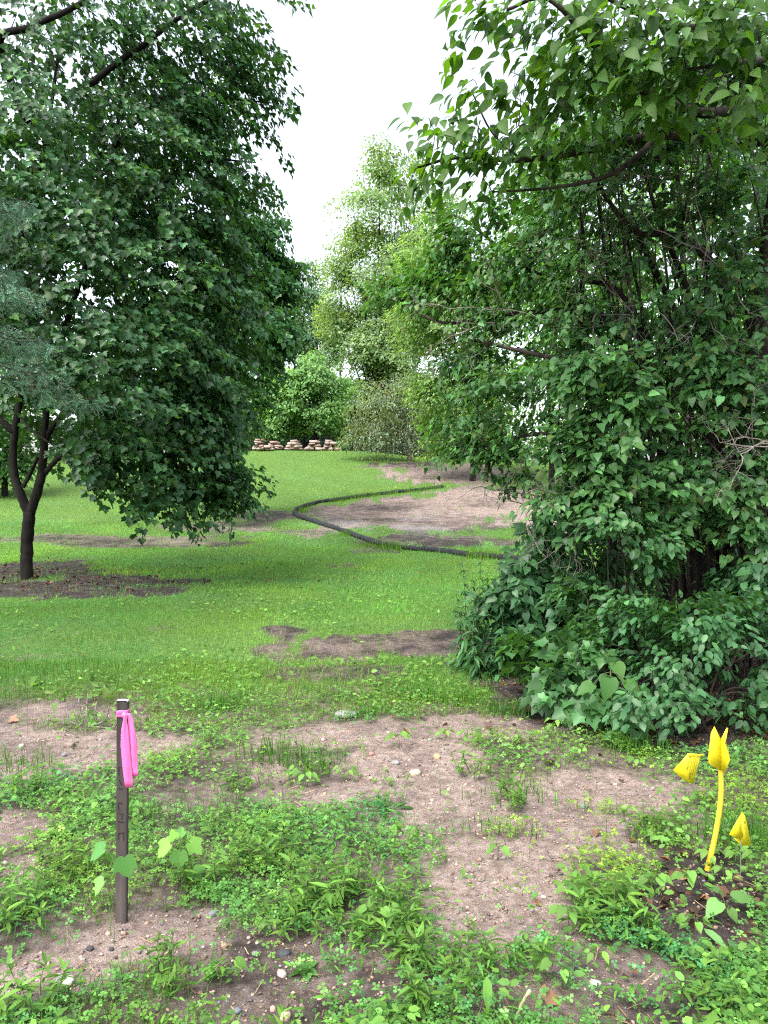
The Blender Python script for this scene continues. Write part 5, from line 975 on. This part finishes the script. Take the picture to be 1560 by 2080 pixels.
for k, (u, v, lb_, s, ns) in enumerate(cl_pos):
    ns = int(ns * 1.05)
    r = np.random.default_rng(1500 + k); b = W(u, v); root = thing('weed_clump', lb_, 'weed', b, 'narrow-leaved weed clumps in the foreground'); tb = Tubes(); pos, tip, sz = [], [], []
    for j in range(ns):
        a = r.uniform(0, 6.28); q = b + np.array([math.cos(a), math.sin(a), 0]) * r.uniform(0, .09) * s; q[2] = H(q[0], q[1]); L = r.uniform(.06, .14) * s; d = np.array([math.cos(a) * .45, math.sin(a) * .45, 1]); e = q + d * L
        tb.add(curve([q - np.array([0, 0, .01]), .5 * (q + e) + r.normal(0, .006, 3), e], 5), .0013, 4, False)
        for i in range(13):
            t = r.uniform(.25, 1); an = i * 2.4 + r.uniform(0, .7); pos.append(q + (e - q) * t); tip.append((math.cos(an), math.sin(an), r.uniform(-.1, .55) + .5 * (t > .85))); sz.append(r.uniform(.03, .06) * s)
    tb.build('stems', M['stem'], root, b)['kind'] = 'stuff'; n = len(pos); scatter('leaves', LANCE, np.array(pos), frames(np.array(tip), np.tile([0, 0, 1.0], (n, 1)) + r.normal(0, .2, (n, 3))), np.array(sz), tints(n, (.078, .190, .038), r, .3, .3), M['weed'], root, b)
# grass tufts
for k, (u, v, lb_, h, n) in enumerate([(560, 1540, 'tuft of uncut grass left of the sandy patch', .15, 170), (640, 1560, 'grass tuft bordering the sandy patch', .14, 150), (840, 1420, 'dark grass tuft behind the sandy bank', .17, 170), (930, 1430, 'grass tuft near the dark shrub', .15, 150), (1030, 1450, 'long grass at the corner of the thicket', .15, 160), (1520, 1720, 'fine long grass at the right edge behind the small flag', .2, 200), (1300, 1530, 'grass fringe under the thicket', .15, 140), (740, 1455, 'grass tuft right of the flat grey stone', .13, 110), (450, 1440, 'grass tuft right behind the ribbon', .16, 170), (1040, 1620, 'grass tuft beside the sandy slope', .12, 90), (40, 1560, 'grass tuft on the left sand', .13, 90), (1000, 1690, 'thin grass on the sand right of centre', .1, 40)]):
    r = np.random.default_rng(1600 + k); b = W(u, v); q = b + np.concatenate([r.normal(0, .10, (n, 1)), r.normal(0, .08, (n, 1)), np.zeros((n, 1))], 1); q[:, 2] = H(q[:, 0], q[:, 1]) - .005; az = r.random(n) * 6.28; le = r.uniform(.1, .8, n); hh = h * r.uniform(.5, 1.1, n)
    d = np.stack([np.cos(az), np.sin(az), 0 * az], -1); sd_ = np.stack([-np.sin(az), np.cos(az), 0 * az], -1) * .0022; m1 = q + np.array([0, 0, 1.0]) * (hh * .6)[:, None] + d * (hh * le * .3)[:, None]; tp = q + np.array([0, 0, 1.0]) * (hh * (1 - .3 * le))[:, None] + d * (hh * le)[:, None]
    V = np.stack([q - sd_, q + sd_, m1 + sd_ * .8, m1 - sd_ * .8, tp], 1).reshape(-1, 3) - b; i = np.arange(n)[:, None] * 5
    o = build('blades', V, [i + np.array([[0, 1, 2, 3]]), i + np.array([[3, 2, 4]])], M['grass'], thing('grass_tuft', lb_, 'grass tuft', b, 'grass tufts in the foreground'), np.repeat(tints(n, (.05, .165, .022), r, .2, .2), 5, 0)); o['kind'] = 'stuff'
# uprooted weed with bare stems, dry stalk, bottom leaves
r = np.random.default_rng(171); b = W(180, 1475); root = thing('bare_stemmed_weed', 'sprawling weed with bare curved reddish stems behind the stake', 'weed', b); tb = Tubes()
for (uu, vv, dy) in [(135, 1440, .05), (160, 1418, 0), (178, 1408, .1), (196, 1425, .05), (222, 1432, -.05), (240, 1462, -.1), (130, 1482, -.15), (205, 1445, .1)]:
    e = P(uu, vv, b[1] + dy); e[2] = max(e[2], H(e[0], e[1]) + .01); tb.add(curve([b, .5 * (b + e) + np.array([(e - b)[0] * .25, 0, -.03]), e], 8), np.linspace(.007, .003, len(curve([b, b, e], 8))), 6)
tb.build('stems', M['twig'], root, b)
n = 26; pos = b + np.stack([r.normal(0, .16, n), r.normal(0, .12, n), r.uniform(.02, .28, n)], -1); scatter('leaves', OVATE, pos, frames(r.normal(size=(n, 3)), np.array([0, -.3, 1.0]) + r.normal(0, .3, (n, 3))), r.uniform(.03, .07, n), tints(n, (.10, .18, .05), r), M['weed'], root, b)
b = W(1045, 2075); root = thing('dry_stalk', 'pale dry broken stalk standing at the bottom edge', 'stalk', b); tb = Tubes(); tb.add(curve([b - np.array([0, 0, .02]), P(1058, 2045, b[1] - .05), P(1076, 2012, b[1] - .08)], 8), .005, 7); tb.build('stem', noisemat('dry_stalk', (.35, .30, .16), (.5, .44, .27), 30, .8, .2), root, b)
plant('plantain', 'bright upright blade of a leaf at the bottom edge', 990, 2078, [(990, 2074, 0)], SPAT, [.11], (.14, .32, .06), 'blade', 90, stem_top=(990, 2076), tipd=[(.05, .15, 1)], nors=[(0, -1, .1)])
for k, (u, v, lb_, c_, s_) in enumerate([(1105, 2042, 'tan-brown dead leaf at the bottom right of centre', (.24, .13, .08), .055), (1277, 1986, 'reddish dead leaf on the dark soil at lower right', (.20, .10, .07), .04), (20, 1468, 'light brown dead leaf at the left edge on sand', (.28, .16, .11), .07), (1400, 1570, 'rust-brown dead leaf under the tilted flag', (.2, .07, .03), .05)]):
    b = W(u, v); V, Fs = MAPLE if k % 2 == 0 else CR; Rm = frames(np.array([[.8, .3 - .2 * k, .1]]), np.array([[.1, -.35, 1.0]]))[0]
    o = build('fallen_leaf', (V @ Rm.T) * s_ + np.array([0, 0, .02]), [np.array(f) for f in Fs], M['litter'], None, np.tile(c_, (len(V), 1))); o.location = b; tag(o, lb_, 'leaf')
